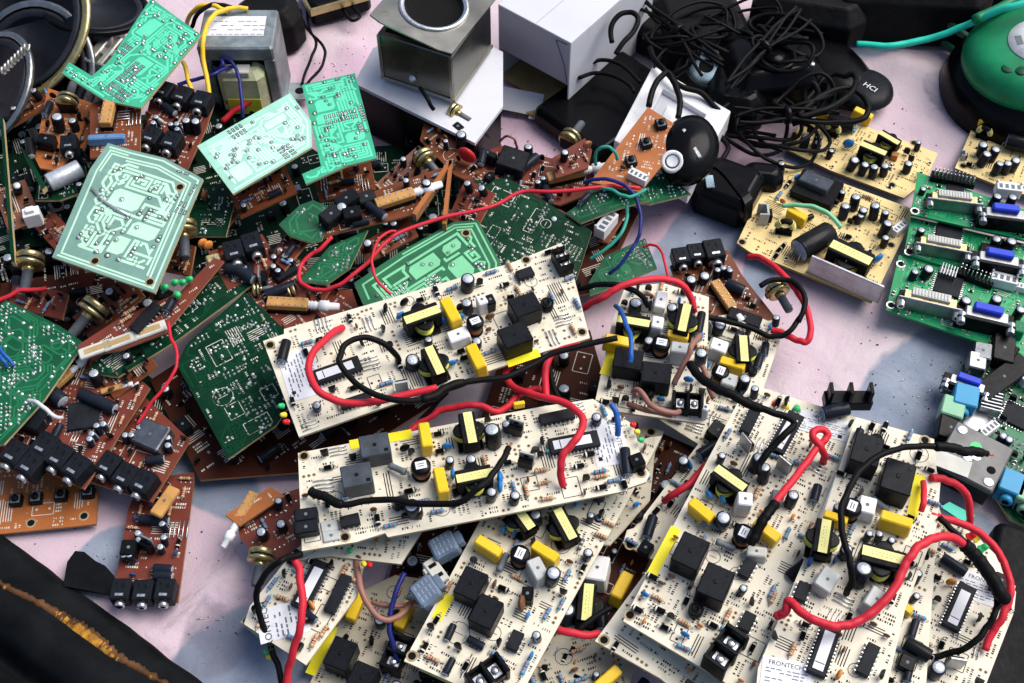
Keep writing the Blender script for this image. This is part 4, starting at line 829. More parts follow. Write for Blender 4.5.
for (x_, y_) in ((150,331),(120,342),(96,350)):
    q = B11.loc((x_,y_)); b = MB()
    T = T3(q.x,q.y,.2,0,0,-17); b.cbox(0,0,0,18,6.5,1.6,'offw',.6,T); b.cbox(0,0,1.62,12,3.2,.1,'kraft',.4,T); b.build('pale_frame', B11.o)
G8 = bd('small dark green board between the pale square board and the dark middle', 'gd', [(178,190),(228,182),(236,196),(226,236),(186,236)], 30, (.0,.0), u=((186,236),(226,236)), seed=76, comps='disc:copper 205 196 60')
B12a = bd('red brown board with two black sound sockets in the middle of the left heap', 'rb', [(208,252),(262,234),(276,256),(262,275),(228,290)], 36, (0,.04), u=((208,252),(262,234)), comps='jack 234 253 -4 1.15; jack 253 245 -4 1.15; lcap:8x15 245 275 -60; lcap:8x13 236 270 -30; box:brass:9x7x7 212 258 0; disc:orangec:1 209 247 20; disc:orangec:1 203 245 20', fill=(6,LF), seed=77)
B12b = bd('reddish board with heat tab and white topped capacitors left of top cream board', 'rb', [(254,268),(290,248),(330,290),(300,340),(262,330),(240,300)], 30, (0,.0), u=((262,330),(330,290)), comps='to 262 280 60 1; cap:5x9 274 258 0; cap:5x9 280 251 0; cap:5x9 285 257 0; cap:5x9 291 263 0; cap:5x9 272 268 0; cap:5x9 277 273 0; box:chip:16x8x4 284 268 0; lcap:7x20 281 290 -12; sw 288 305 -42 1; lcap:8x14 250 276 60; pot 257 290 60 .6', fill=(8,LF), seed=78)
RED1 = bd('nearly bare dark red board above the left end of the top cream board', 'rb', [(268,318),(300,288),(352,290),(360,312),(290,338)], 24, seed=79, fill=(3,'lcap:6x12 to92'))
G9 = bd('mid green board with rows of solder joints, left of the brown board with sockets', 'gm', [(279,224),(300,205),(313,200),(334,209),(322,240),(312,243),(290,236)], 46, (-.1,.1), u=((279,224),(312,243)), seed=80)
G10 = bd('green leaf shaped board end ringed by a red wire', 'gm', [(299,281),(330,246),(368,230),(350,268),(327,284)], 40, (-.05,.1), u=((299,281),(327,284)), seed=81)
B6 = bd('long brown board with black sockets and a white push shaft, above the red wire', 'brown', [(322,238),(312,222),(340,205),(390,185),(440,168),(450,170),(416,214),(340,232)], 46, (.0,.1), u=((322,238),(416,214)), comps='sw 395 200 6 1; lcap:7x16 376 211 -55; box:jackp:16x10x9 348 200 20; box:jackp:14x10x9 330 215 30; box:blackp:12x9x10 352 214 0; lcap:6x14 361 222 0 0.8; box:jackp:12x9x7 365 196 10; cap:8x10:sleeve_k 342 208 0', fill=(8,LF), seed=82)
G5 = bd('green board with broad pale tracks half covered by the top cream board', 'gc', [(354,283),(400,252),(453,222),(478,220),(500,262),(500,300),(400,320),(363,304)], 44, (0,.06), u=((354,283),(453,222)), holes='466 233', seed=83)
G11 = bd('large dark green board with scattered white solder points behind the top cream board', 'gd', [(455,250),(474,180),(508,178),(540,198),(592,231),(577,278),(560,300),(490,300)], 30, (-.02,.1), u=((474,180),(592,231)), seed=84)
B4 = bd('red board with a large black socket left of the three button orange board', 'rb', [(490,150),(500,145),(558,160),(590,165),(600,190),(560,205),(500,195),(470,190)], 22, (0,.02), u=((490,150),(558,160)), comps='sw 565 176 25 1; lcap:7x22 527 165 60; box:jackp:20x18x12 512 162 -10; box:jackp:14x5x10 488 155 -20; cap:5x9 544 181 0; cap:5x9 538 184 0; lcap:6x14 548 194 -60; pot 570 140 160 1', fill=(10,LF), seed=85)
B4b = bd('narrow reddish board carrying a potentiometer, standing between the black case and the heap', 'rb', [(552,158),(585,138),(592,150),(588,168),(556,178)], 34, (0,.1), u=((556,178),(588,168)), comps='disc:copper 588 146 0', fill=(3,LF), seed=86)
G12 = bd('green board with pale solder joints crossed by thin blue and teal wires', 'gm', [(566,213),(600,190),(622,176),(640,186),(650,200),(620,208),(581,223)], 34, (0,.06), u=((581,223),(650,200)), comps='lcap:5x9:sleeve 585 198 30', seed=87)
G13 = bd('dark green board end pointing right from under the orange button board', 'gm', [(640,170),(668,175),(691,194),(650,204),(632,202)], 28, (0,.04), u=((632,202),(691,194)), seed=88)
G14 = bd('small bright green board between the top cream board and the upright cream board', 'gm', [(589,282),(605,256),(645,238),(657,268),(620,284),(590,295)], 20, (-.03,.04), u=((590,295),(657,268)), seed=89)
BW_ = bd('board edge with a white slotted connector beside a patch of pink cloth', 'brown', [(598,240),(626,206),(630,208),(608,243)], 22, comps='cw 606 225 0 1.1', seed=90)
B3 = bd('orange board with three black push buttons leaning against the white wall plate', 'orange', [(590,182),(648,107),(686,131),(668,158),(640,192)], 46, (-.0,.12), u=((590,182),(640,192)), holes='676 137', comps='button 661 124 30 1; button 646 143 30 1; button 631 161 30 1; cw 638 177 -20 .8; disc:brownc:.6 623 167 0', seed=91)
B5 = bd('brown board with sockets and potentiometer right of the small bright green board', 'brown', [(670,266),(690,252),(728,250),(742,275),(776,318),(750,322),(700,322),(682,300)], 12, (0,.04), u=((682,300),(750,322)), comps='jack 681 258 30 1; jack 696 254 30 1; jack 714 252 30 1.2; sw 723 296 -45 .9; lcap:8x13 735 288 -10; cap:5x9:sleeve 717 272 0; cap:5x9 730 273 0; cap:5x9 724 270 0; cap:8x8:sleeve_k 704 276 0; pot 777 292 40 1; disc:redc 712 264 60; cap:8x12:sleeve_k 690 284 0; box:jackp:22x9x7 745 316 0'.replace('redc','brownc'), fill=(10,LF), seed=92)
B3b = bd('brown board with a gold can and black leads below the corner of the tin box', 'brown', [(425,118),(452,138),(480,165),(505,182),(492,192),(455,175),(420,140)], 34, (0,.06), u=((425,118),(505,182)), comps='pot 425 160 80 1; disc:bandr:2 468 160 20; cap:8x14:sleeve_k 461 141 0; pot 455 113 100 .8; box:jackp:8x6x8 459 127 0; lcap:6x12 482 158 -50', fill=(8,LF), seed=93)
for k, (P_, lab) in enumerate((([(449,159),(453,161),(416,215),(412,213)],'thin tan board edge slanting down from the gold can, the left of two'),([(449,160),(452,160),(446,224),(442,223)],'thin tan board edge standing upright below the gold can, the right of two'))):
    bd(lab, 'orange', P_, 52, th=6, seed=94+k, deco=lambda *a: None)
# top left
B14 = bd('orange board with a gold capped potentiometer among the black parts at the upper left', 'orange', [(35,158),(44,105),(48,88),(92,103),(76,148),(58,171),(40,168)], 40, (0,.06), u=((40,168),(58,171)), comps='pot 68 103 185 1; cap:9x14:sleeve_k 57 124 0; lcap:6x16:sleeve_k 30 148 -60; lcap:6x16:sleeve_k 36 138 -50; jack 69 145 20 1; box:blackp:12x9x8 45 140 0', fill=(12,DK), seed=96)
lc = bd('small dark board with a big silver blue capacitor standing left of the pale square board', 'gd', [(40,170),(85,165),(88,190),(60,200),(35,200)], 30, comps='lcap:13x24:alu_cap 66 179 25; cap:5x9 80 187 0; knob 33 217 10 .8', seed=97, fill=(6,DK))
for k, P_ in enumerate(([(0,118),(3,118),(15,262),(11,262)],[(22,150),(26,150),(46,186),(42,190)])):
    bd(('tall board seen edge on at the far left, lined with solder','short board seen edge on right of the tall one at the far left')[k], 'gd', P_, 42, th=4, seed=98+k)
B2 = bd('pink brown board with black sound sockets right of the top left bright green board', 'rb', [(150,100),(175,84),(214,104),(206,128),(186,172),(136,158)], 44, (0,.05), u=((136,158),(186,172)), comps='jack 163 92 0 1.1; jack 182 97 0 1.1; jack 201 102 0 1.1; jack 151 138 0 1.1; jack 171 143 0 1.1; cap:5x9 152 125 0; cap:5x9 156 119 0; cap:5x9 178 125 0; cap:5x9 179 131 0; cap:5x9 171 127 0; cap:7x12:sleeve_k 187 126 0; cap:7x12:sleeve_k 195 126 0; lcap:6x13 169 109 -20; disc:offw 160 122 0', fill=(6,LF), seed=100)
B1 = bd('red brown board with a tan switch in front of the notched bright green board', 'brown', [(90,158),(90,105),(105,98),(141,92),(140,154)], 56, (0,.02), u=((90,158),(140,154)), comps='sw 109 112 88 1.05; cap:5x9 120 150 0 .6; box:sleeve_b:24x5x6 105 136 0; jump:4 122 115 0; jump:4 133 120 90', seed=101)
G1 = bd('bright green board with a notch at the top left corner, its solder side up', 'ga', [(62,73),(69,62),(92,76),(110,60),(151,-2),(201,35),(141,108),(104,100)], 66, (.03,.08), u=((62,73),(104,100)), seed=102, comps='')
G4 = bd('bright green board standing right of the other green ones, next to the white carton', 'ga', [(302,85),(355,73),(377,158),(346,166),(306,184),(302,174),(321,166)], 56, (0,.05), u=((302,85),(355,73)), seed=103)
G3 = bd('pale mint board between the pale square board and the transformer', 'gl', [(197,146),(290,93),(311,121),(312,147),(233,194)], 62, (0,.06), u=((197,146),(290,93)), seed=104)
G2 = bd('big pale green square board with broad tracks on top of the left heap', 'gb', [(52,257),(90,169),(108,143),(132,150),(165,158),(203,179),(155,293)], 70, (.02,.1), u=((52,257),(155,293)), holes='95 261;150 282;180 187', seed=105)
q = G2.loc((108,204)); b = MB(); b.tube([(q.x-14,q.y+6,.6),(q.x-4,q.y+1,.7),(q.x+8,q.y-2,.7),(q.x+16,q.y-3,.6)], 1.0, 'solder', 6); b.build('solder_streak', G2.o)
PT = bd('small red board with a potentiometer and a white tipped shaft below the cream boards', 'rb', [(236,516),(262,500),(300,488),(306,540),(285,556),(262,562),(240,538)], 18, (0,.06), u=((262,562),(306,540)), comps='sw 246 509 215 .8; pot 262 558 -35 1', fill=(4,LF), seed=106)
PB = bd('tan brown strip of a board below the dark green slab, pointing to the cream boards', 'orange', [(225,515),(270,487),(285,496),(240,526)], 24, seed=107)
LB = bd('cream board corner under the left tip of the middle cream board', 'cream_old', [(240,622),(262,600),(290,630),(262,640)], 8, seed=108, comps='button 251 620 0 1; led:g 265 650 0 1 80; led:y 268 655 0 1 80')
def slab(lab, style, cx, cy, w, h, rot, z, tilt, fill, seed, comps=''):
    q = R(rot); rr = random.Random(seed); pts = []
    for a, b in ((-.5,.5),(.5,.5),(.5,-.5),(.5-rr.uniform(.1,.3),-.5+rr.uniform(-.1,.1)),(-.5,-.5+rr.uniform(0,.2))):
        x, y = a*w, b*h; pts.append((cx+x*math.cos(q)-y*math.sin(q), cy+x*math.sin(q)+y*math.cos(q)))
    return board(lab, style, pts, z, tilt, u=(pts[0],pts[1]), fill=(fill,LF+' pot jack' if fill > 9 else LF), seed=seed, comps=comps)
slab('brown board full of dark parts at the left, above the tall board seen edge on','brown',24,100,56,34,-30,30,(.25,.1),14,120)
slab('brown board on its side left of the upright white plug','brown',18,205,44,36,70,24,(-.3,.2),12,121)
slab('dark red board strip under the lower left side of the pale square board','rb',64,240,60,26,48,26,(.2,-.2),9,122)
slab('brown board with parts just below the pale mint board','brown',262,190,62,34,-24,36,(0,.2),13,123)
slab('red brown board under the lower corner of the pale mint board','rb',214,212,40,26,40,26,(.2,.2),7,124)
slab('brown board with black parts below the bright green board that stands by the carton','brown',345,182,58,28,-12,30,(.1,.3),12,125)
slab('brown board leaning in the middle of the heap under the gold can','brown',402,176,60,26,-40,28,(-.2,.2),10,126)
slab('dark red board between the two thin tan board edges and the dark green board','rb',470,205,44,34,-62,34,(.2,.1),12,127)
slab('brown board with capacitors right above the green board with broad pale tracks','brown',388,240,58,22,-28,34,(0,.2),8,128)
slab('brown board tilted under the slanting lamp board near the left edge','brown',108,306,70,30,-38,28,(.2,.3),12,129)
slab('brown board with dark parts above the left edge green board','rb',38,300,56,26,14,24,(.2,.1),10,130)
slab('brown board below the slanting lamp board, beside the hanging red wire','brown',128,372,54,26,-36,30,(.1,.2),9,131)
slab('brown board end right of the hanging red wire, against the dark green slab','rb',196,300,52,24,-40,30,(.1,.2),9,132)
slab('brown board with parts under the ringed leaf shaped green board end','brown',296,300,60,30,-20,26,(.1,.1),10,133)
slab('brown board behind the narrow potentiometer board at the edge of the pink cloth','brown',540,214,58,22,24,26,(0,.3),9,134)
slab('orange brown board at the top of the left heap under the notched green board','orange',70,128,40,30,20,36,(.2,.2),8,135)
slab('dark red board between the red wire loop and the black sockets','rb',290,246,44,22,-50,36,(.2,0),8,136)
slab('brown board with parts left of the small dark green board','brown',176,258,34,30,10,24,(.2,.2),8,137)
# pots beside the pale square board
for (x_, y_, z_, rz, lab) in ((190,190,34,-5,'gold can potentiometer just right of the top corner of the pale square board'),(186,236,34,10,'gold can potentiometer with a dark shaft, right of the pale square board'),(35,268,26,0,'potentiometer with a dark shaft in the dark left part of the heap'),(100,316,30,-35,'gold rimmed potentiometer with a dark shaft above the slanting lamp board')):
    p = W(x_,y_,z_); e = empty('potentiometer', lab, 'potentiometer', Matrix.Translation(p) @ Matrix.Rotation(R(rz),4,'Z') @ Matrix.Rotation(R(12),4,'X'))
    pr = c_pot([]); a_ = pr[0][1].build('metal_can', e); pr[1][1].build('shaft', e)
# loose wires
cable([(640,188),(612,186),(584,189),(551,192),(523,192),(500,203),(480,210),(445,217),(404,231),(385,243),(364,266),(347,280),(335,287),(322,290),(308,288),(300,281),(299,272),(303,263),(311,255),(320,249),(332,237)], 1.15, 'wred', [50,54,52,52,54,56,52,48,46,46,48,52], label='long thin red wire winding from the orange button board to a loop left', cat='wire')
cable([(396,231),(388,232),(380,238),(374,250),(372,262),(375,277),(383,287),(391,294)], .8, 'wred', [60,62,58,52], label='short thin red wire curling over the broad tracked green board', cat='wire')
cable([(168,322),(171,338),(177,352),(176,366),(170,379),(160,393),(148,408),(137,425)], .9, 'wred', [48,52,50,44,36], label='thin red wire hanging down left of the large dark green slab', cat='wire')
cable([(643,247),(652,245),(660,249),(664,260),(668,275),(671,285)], .8, 'wred', [24,28,26,24], label='thin red wire arching over the cloth left of the brown potentiometer board', cat='wire')
cable([(-10,304),(5,298),(18,291),(34,290),(46,288)], 1.3, 'wred', [36,38,36], label='red wire end at the far left edge above the green board', cat='wire')
cable([(590,193),(597,188),(608,189),(620,194),(630,197),(640,193),(646,189)], 1.0, 'wteal', [48,54,54,54], label='teal wire lying across the green board below the orange button board', cat='wire')
cable([(627,206),(627,218),(622,232),(612,244),(600,253),(590,259)], 1.0, 'wteal', [44,46,40,34], label='teal wire curving down over the pink cloth to the small bright green board', cat='wire')
cable([(584,183),(592,180),(606,179),(618,182),(630,190),(637,200),(640,214),(640,229),(637,240),(630,252),(620,265),(609,274)], 1.1, 'wnavy', [50,56,56,50,44,38,30], label='dark blue wire looping from the heap down over the cloth', cat='wire')
cable([(596,165),(595,155),(600,148),(608,147),(615,152),(618,160)], 1.0, 'wteal', [44,56,58,50], label='small teal wire loop beside the left edge of the orange button board', cat='wire')
cable([(500,142),(506,136),(514,139),(517,148)], .8, 'wbrown', [20,34,36,24], label='small brown wire loop at the edge of the pink cloth below the white cartons', cat='wire')
cable([(434,110),(428,100),(420,88)], 1.3, 'wblack', [50,56,58], label='short black lead fixed to the lower edge of the tin box', cat='wire')
# ================================================================== cartons, tin box, transformer and the black goods at the top
def obox(O, A, B, zt, h):
    """O: nearest top corner, A and B: neighbouring top corners (pixels) -> base-centre matrix, width (O-A), depth (O-B)"""
    o, a, b = W(O[0],O[1],zt), W(A[0],A[1],zt), W(B[0],B[1],zt)
    u = (a-o); w = u.length; u.normalize(); v = Vector((-u.y,u.x,0))
    if (b-o).dot(v) < 0: v = -v
    d = (b-o).dot(v); c = o+u*w/2+v*d/2; X = u if u.cross(v).z > 0 else -u
    return Matrix(((X.x,v.x,0,c.x),(X.y,v.y,0,c.y),(0,0,1,(zt-h)*.001),(0,0,0,1))), w*1000, d*1000
# white carton under the tin box
M4 = Matrix.Translation(W(430,80,0)); pc = [(M4.inverted() @ W(x,y,42))*1000 for x,y in ((475,143),(354,83),(373,48),(440,20),(503,52),(503,106))]; pc = [(v.x,v.y) for v in pc][::-1]
e = empty('carton', 'low carton with a white lid and dark sides, underneath the tin box', 'carton', M4)
b = MB(); b.prism(inset(pc,1.5),0,39.4,'gloss_k'); b.build('carton_base', e); b = MB(); b.prism(pc,39.5,42,'card'); b.build('lid', e)
# tin box with a round hole
M4, w, d = obox((454,103),(382,79),(503,52),44,0.1); M4 = M4 @ Matrix.Translation((0,0,.001)); hh = 36
e = empty('tin_box', 'square tin speaker box with a round dark hole in its skewed top plate', 'metal box', M4)
b = MB(); b.cbox(0,0,0,w,d,hh,'tin_d',.8); b.cbox(0,0,hh,w-7,d-7,.15,'void',.05)
b.build('box_body', e)
L = Matrix.Translation((-.001,.002,(hh+6)*.001)) @ Matrix.Rotation(R(-3),4,'Z') @ Matrix.Rotation(R(7),4,'Y')
b = MB(); n = 32; w2, d2 = w/2+3, d/2+3; rr = min(w,d)*.40; vs = []; fs = []
for i in range(n):
    a = 2*math.pi*i/n; c_, s_ = math.cos(a), math.sin(a); t = min(w2/max(1e-6,abs(c_)), d2/max(1e-6,abs(s_)))
    vs += [(rr*c_, rr*s_, 1.2), (t*c_, t*s_, 1.2), (t*c_, t*s_, 0), (rr*c_, rr*s_, 0)]
for i in range(n):
    j = (i+1)%n
    for q in range(4): fs.append([i*4+q, j*4+q, j*4+(q+1)%4, i*4+(q+1)%4][::-1])
b.add(vs, fs, 'tin'); pl = b.build('top_plate', e, None, L)
b = MB(); b.lathe([(rr-1,-2),(rr+1.2,1.25),(rr+1.4,2.2),(rr-.2,2.6),(rr-2,1.5),(rr-4,-1),(rr*.5,-1.6),(3,-1.8)], ['silver','silver','silver','silver','gloss_k','void','void'], 40); b.build('speaker_ring', pl)
b = MB(); b.lathe([(2.6,0),(2.6,1.2),(1.4,2.2),(1.2,3)], 'silver', 12, T3(-w*.05,-d/2,9,90)); b.build('screw_terminal', e)
b = MB(); b.cbox(0,-d/2-.4,0,w+.8,.8,2.4,'tin',.2); b.cbox(w/2+.4,0,0,.8,d+.8,2.4,'tin',.2)
for x in (-w/2+1,w/2-1): b.cbox(x,-d/2-.35,2.4,2.2,.7,hh-3,'tin',.2)
b.build('folded_hem', e)
# second carton with open flap
M4, w, d = obox((571,43),(498,4),(655,-34),62,62)
e = empty('carton', 'bigger white carton at the top edge with a creased open end flap', 'carton', M4)
b = MB(); t = 1.0
b.cbox(0,0,60.8,w,d,1.2,'card',.3); b.cbox(w/2-.6 if (W(655,-34,62)-W(571,43,62)).x>0 else -w/2+.6,0,0,1.2,d,60.8,'card',.3); b.cbox(-(w/2-.6),0,0,1.2,d,60.8,'card',.3); b.cbox(0,d/2-.6,0,w,1.2,60.8,'card_in',.3); b.cbox(0,0,0,w,d,1.2,'kraft',.3)
b.build('carton_body', e)
b = MB(); b.cbox(0,-d/2+.8,26,w*.99,1.2,34.6,'card_in',.3); b.build('end_flap', e)  # front face's shade put into a darker lavender card
b = MB(); b.tube([(w*.30,-d/2+.02,58),(w*.42,-d/2+.02,42),(w*.47,-d/2+.02,28)], .35, 'resg', 5); b.tube([(w*.30,-d/2+.02,58),(w*.45,-d/2+.02,59)], .35, 'resg', 5); b.cbox(w*.02,0,62.02,.6,d*.98,.06,'card_in',.01); b.build('crease', e)
p = W(519,103,4); e = empty('carton_flap', 'loose white carton flap on the pink cloth in front of the bigger carton', 'card flap', Matrix.Translation(p) @ Matrix.Rotation(R(-16),4,'Z') @ Matrix.Rotation(R(22),4,'X'))
b = MB(); b.prism([(-14,-7),(9,-7),(9,-9.5),(13,-9.5),(16,-5),(15,9),(-14,9)], 0, 1, 'card', 'kraft', 'kraft'); b.build('flap_panel', e)
p = W(541,100,2); e = empty('carton_flap', 'brown inner card flap between the white flap and the bigger carton', 'card flap', Matrix.Translation(p) @ Matrix.Rotation(R(50),4,'Z') @ Matrix.Rotation(R(-14),4,'X'))
b = MB(); b.prism([(-16,-9),(13,-9),(16,-5),(16,9),(-16,9)], 0, .8, 'kraft', 'kraft', 'kraft'); b.build('flap_panel', e)
# mains transformer
M4, w, d = obox((272,48),(196,48),(277,9),58,56)
e = empty('transformer', 'big mains transformer in a grey metal shell with a yellow wound coil', 'transformer', M4)
b = MB(); b.cbox(0,0,0,w*.34,d-1,54,'ferrite',.5)
b.cbox(0,0,46,w,d,10,'galv',1.2); b.cbox(w/2-3.5,0,0,7,d,46,'galv',.8); b.cbox(-w/2+3.5,0,0,7,d,46,'galv',.8); b.cbox(0,2,0,w-15,d-6,45.8,'ferrite',.5)
b.build('metal_shell', e)
b = MB(); b.cbox(1,-d/2+1,8,w*.62,18,32,'tyel',4); b.cbox(1,-d/2-8.3,8,w*.46,1,13,'tlime',.4); b.cbox(-2,-d/2-1,38,w*.4,12,4,'offw',.6); b.build('coil', e)
b = MB(); b.cbox(-1,2,56.05,w*.76,d*.5,.2,'sticker',.1)
rr_ = random.Random(4)
for row in range(4):
    x = -w*.34
    while x < w*.32:
        l = rr_.uniform(1.5,5)
        if rr_.random() < .75: b.quad(x+l/2, d*.17-row*d*.11, l, d*.02, 56.29, 'resg')
        x += l+1
b.build('label_plate', e)
b = MB(); b.cbox(w/2+7,0,1,14,16,1.6,'galv',.3); b.lathe([(3.2,2.62),(3,2.68)], 'void', 12, None, True, (w/2+8,0,0)); b.build('mounting_foot', e)
class Par: pass
TR = Par(); TR.o = e; TR.MI = M4.inverted()
cable([(187,26),(189,17),(197,8),(210,5),(220,8),(228,12)], 1.5, 'wyel', [40,60,64,60], TR)
cable([(248,9),(236,8),(224,10),(214,15),(209,22),(205,31),(203,42),(203,55),(205,70),(208,84),(209,96)], 1.5, 'wyel', [60,64,66,62,52,46], TR)
cable([(183,62),(187,75),(191,88),(194,96)], 1.4, 'wyel', [46,48,44], TR)
cable([(192,27),(195,18),(202,10),(212,5),(223,5),(232,8)], 1.4, 'wblack', [50,62,64,60], TR)
cable([(178,85),(190,81),(202,78),(213,75),(220,71),(228,68),(235,66),(244,63)], 1.2, 'wnavy', [46,48,50,46,40], TR)
cable([(212,66),(218,69),(223,65),(222,60),(227,59),(234,65),(239,78),(241,92),(242,108),(242,118)], 1.2, 'wnavy', [42,50,50,44,34], TR)
cable([(222,122),(233,112),(244,105),(252,100),(257,96)], 1.9, 'wred', [14,18,20,20], TR)
cable([(226,103),(232,99),(236,97)], 1.6, 'wred', [18,20,22], TR)
# loudspeakers
def speaker(px, z, rad, rot, lab, ring='gloss_k'):
    p = W(px[0],px[1],z); e = empty('loudspeaker', lab, 'loudspeaker', Matrix.Translation(p) @ Matrix.Rotation(R(rot[2]),4,'Z') @ Matrix.Rotation(R(rot[0]),4,'X') @ Matrix.Rotation(R(rot[1]),4,'Y'), 'loudspeakers in the top left corner')
    r = rad
    b = MB(); b.lathe([(r*.45,-r*.5),(r*.5,-r*.45),(r*.86,-4),(r*.98,-2),(r,0),(r*.99,1.6),(r*.9,1.8),(r*.89,.4)], ['gloss_k','steel','gloss_k',ring,ring,ring,'gloss_k'], 40); b.build('basket', e)
    b = MB(); b.lathe([(r*.88,.8),(r*.84,2.4),(r*.78,1.2),(r*.3,-r*.3),(r*.28,-r*.28)], 'cone', 40); b.lathe([(r*.28,-r*.28),(r*.22,-r*.2),(r*.1,-r*.15),(.5,-r*.14)], 'gloss_k', 24); b.build('cone', e)
    b = MB(); b.lathe([(r*.5,-r*.8),(r*.52,-r*.78),(r*.52,-r*.52),(r*.4,-r*.5)], 'steel', 32); b.build('magnet', e)
speaker((22,28),46,52,(24,-18,0),'loudspeaker with a bronze gleaming rim in the top left corner','gold')
speaker((34,72),30,46,(38,-16,0),'loudspeaker with a steel rim just below the bronze rimmed one','steel')
speaker((96,8),46,34,(-12,10,0),'black loudspeaker above the silver bracket at the top left','gloss_k')
speaker((-10,90),28,40,(20,-30,0),'half hidden loudspeaker cut off by the left edge of the photo','steel')
M4, w, d = obox((112,72),(84,64),(118,40),40,40)
e = empty('metal_bracket', 'silver folded bracket with a window, left of the bright green board at the top', 'bracket', M4)
b = MB(); 
for x in (-w/2+3, w*.06, w/2-3): b.cbox(x,0,0,6 if x<0 else 4,d,44,'bracket',.8)
b.cbox(0,0,40,w,6,3,'bracket',.8); b.cbox(w*.27,-d/2+1,0,w*.42,2,12,'bracket',.6); b.cbox(w*.27,-d/2+1,34,w*.42,2,9.5,'bracket',.6); b.cbox(-w*.22,2,0,w*.3,d*.7,36,'lens',1)
b.build('folded_sheet', e)
# spring at the far left
pts = [W(2+26*t,72-26*t,58)*1000+Vector((0,2.6*math.cos(t*50),2.6*math.sin(t*50))) for t in [i/70 for i in range(71)]]
b = MB(); c = sum(pts,Vector())/len(pts); b.tube([p-c for p in pts], .8, 'bracket', 5); tag(b.build('coil_spring', None, None, Matrix.Translation(c*.001)), 'silver coil spring lying on the speakers at the far left', 'spring')
# dark floor things behind
def blob(name, px, z, dims, rot, mat, lab, cat, c=6, parts=None):
    p = W(px[0],px[1],z+dims[2]*.5); p.z = z*.001
    e = empty(name, lab, cat, Matrix.Translation(p) @ Matrix.Rotation(R(rot),4,'Z'))
    b = MB(); b.cbox(0,0,0,dims[0],dims[1],dims[2],mat,c); o = b.build('body', e)
    m = o.modifiers.new('round', 'BEVEL'); m.width = min(c,4)*.0004; m.segments = 2; m.limit_method = 'ANGLE'
    if parts: parts(e, dims)
    return e
def lensring(x, y, r, T=None):
    def f(e, D):
        b = MB(); L = T3(x,y,D[2])
        b.lathe([(r*1.3,-.5),(r*1.3,1.5),(r*1.1,2.4),(r,1.6)], 'gloss_k', 28, L); b.lathe([(r*.98,1.2),(r*.9,2.0),(r*.5,2.8),(.5,3)], ['blackp','lens','lens'], 28, L); b.build('lens', e)
    return f
def camparts(e, D):
    b = MB(); L = T3(0,-D[1]*.1,D[2]); b.lathe([(14,-.5),(14,2),(12,2.6),(11,2),(10,1),(7,.8)], 'gloss_k', 30, L); b.build('round_frame', e)
    b = MB(); b.lathe([(7,1),(6,2.5),(1,3)], 'gloss_k', 20, T3(0,-D[1]*.1,D[2])); b.build('glass_dome', e)
    b = MB()
    for q in (-22,22): b.lathe([(2,0),(2,1.2),(1,1.8)], 'silver', 10, T3(q,-D[1]*.3,D[2]-.5))
    b.build('metal_studs', e)
blob('camera_bag', (268,22), 0, (46,38,30), 20, 'matt_k', 'soft black bag corner behind the big transformer', 'bag', 9)
def frame_parts(e, D):
    b = MB(); b.cbox(0,-D[1]/2-.8,D[2]-5,D[0]+3,2,5.6,'gold',.4); b.cbox(-D[0]/2-.8,0,D[2]-5,2,D[1]+3,5.6,'gold',.4); b.build('gold_trim', e)
blob('small_monitor', (334,-6), 0, (44,36,16), 24, 'gloss_k', 'gold trimmed black device at the top edge between the transformer and the tin box', 'electronic device', 3, frame_parts)
blob('black_case', (610,106), 0, (62,84,14), -46, 'gloss_k', 'flat glossy black case between the bigger white carton and the white wall plate', 'case', 4)
blob('black_case', (672,28), 0, (52,50,22), -38, 'matt_k', 'matt black case at the top beside the white carton, covered with cable', 'case', 5)
blob('video_camera', (768,72), 0, (66,50,34), 9, 'gloss_k', 'bulky black camera body with a round frame and two metal studs, top right of centre', 'camera', 9, camparts)
blob('black_adapter', (700,28), 0, (60,62,30), 12, 'matt_k', 'black adapter under the tangle of cable at the top', 'adapter', 8)
blob('black_adapter', (735,95), 0, (40,46,26), -10, 'gloss_k', 'black adapter in front of the bulky camera, right of the round lens', 'adapter', 8)
blob('black_pouch', (810,6), 8, (78,44,26), -14, 'matt_k', 'black pouch at the top edge, behind the bulky camera', 'pouch', 10)
blob('black_bag', (905,0), 0, (112,40,46), -4, 'matt_k', 'black soft bag at the top edge, left of the green tape case', 'bag', 12)
blob('black_bag', (955,-30), 0, (90,60,60), 6, 'matt_k', 'black bag standing behind the soft bag at the upper right', 'bag', 14)
def strap(e, D):
    b = MB(); pts = [(-20,6,D[2]*.6),(-17,7,D[2]+.6),(-6,4,D[2]+1.4),(6,-4,D[2]+1.2),(17,-13,D[2]+.4),(20,-17,D[2]*.5)]
    S = spline(pts,6); vs = []; 
    for p in S: vs += [(p.x-1.2,p.y-3,p.z),(p.x+1.2,p.y+3,p.z)]
    fs = [[2*i,2*i+2,2*i+3,2*i+1] for i in range(len(S)-1)]; b.add(vs, fs, 'gloss_k'); o = b.build('strap', e); m = o.modifiers.new('t','SOLIDIFY'); m.thickness = .0012
    b = MB(); b.cbox(-10,-9,D[2],5,10,.8,'lens',.3,None,30); b.build('silver_plate', e)
blob('black_adapter', (728,190), 0, (38,36,22), -28, 'gloss_k', 'black adapter with a strap lying over it, left of the tan supply boards', 'adapter', 5, strap)
blob('black_adapter', (762,178), 0, (26,18,18), -8, 'gloss_k', 'small glossy black adapter squeezed against the left corner of the tan board', 'adapter', 5)
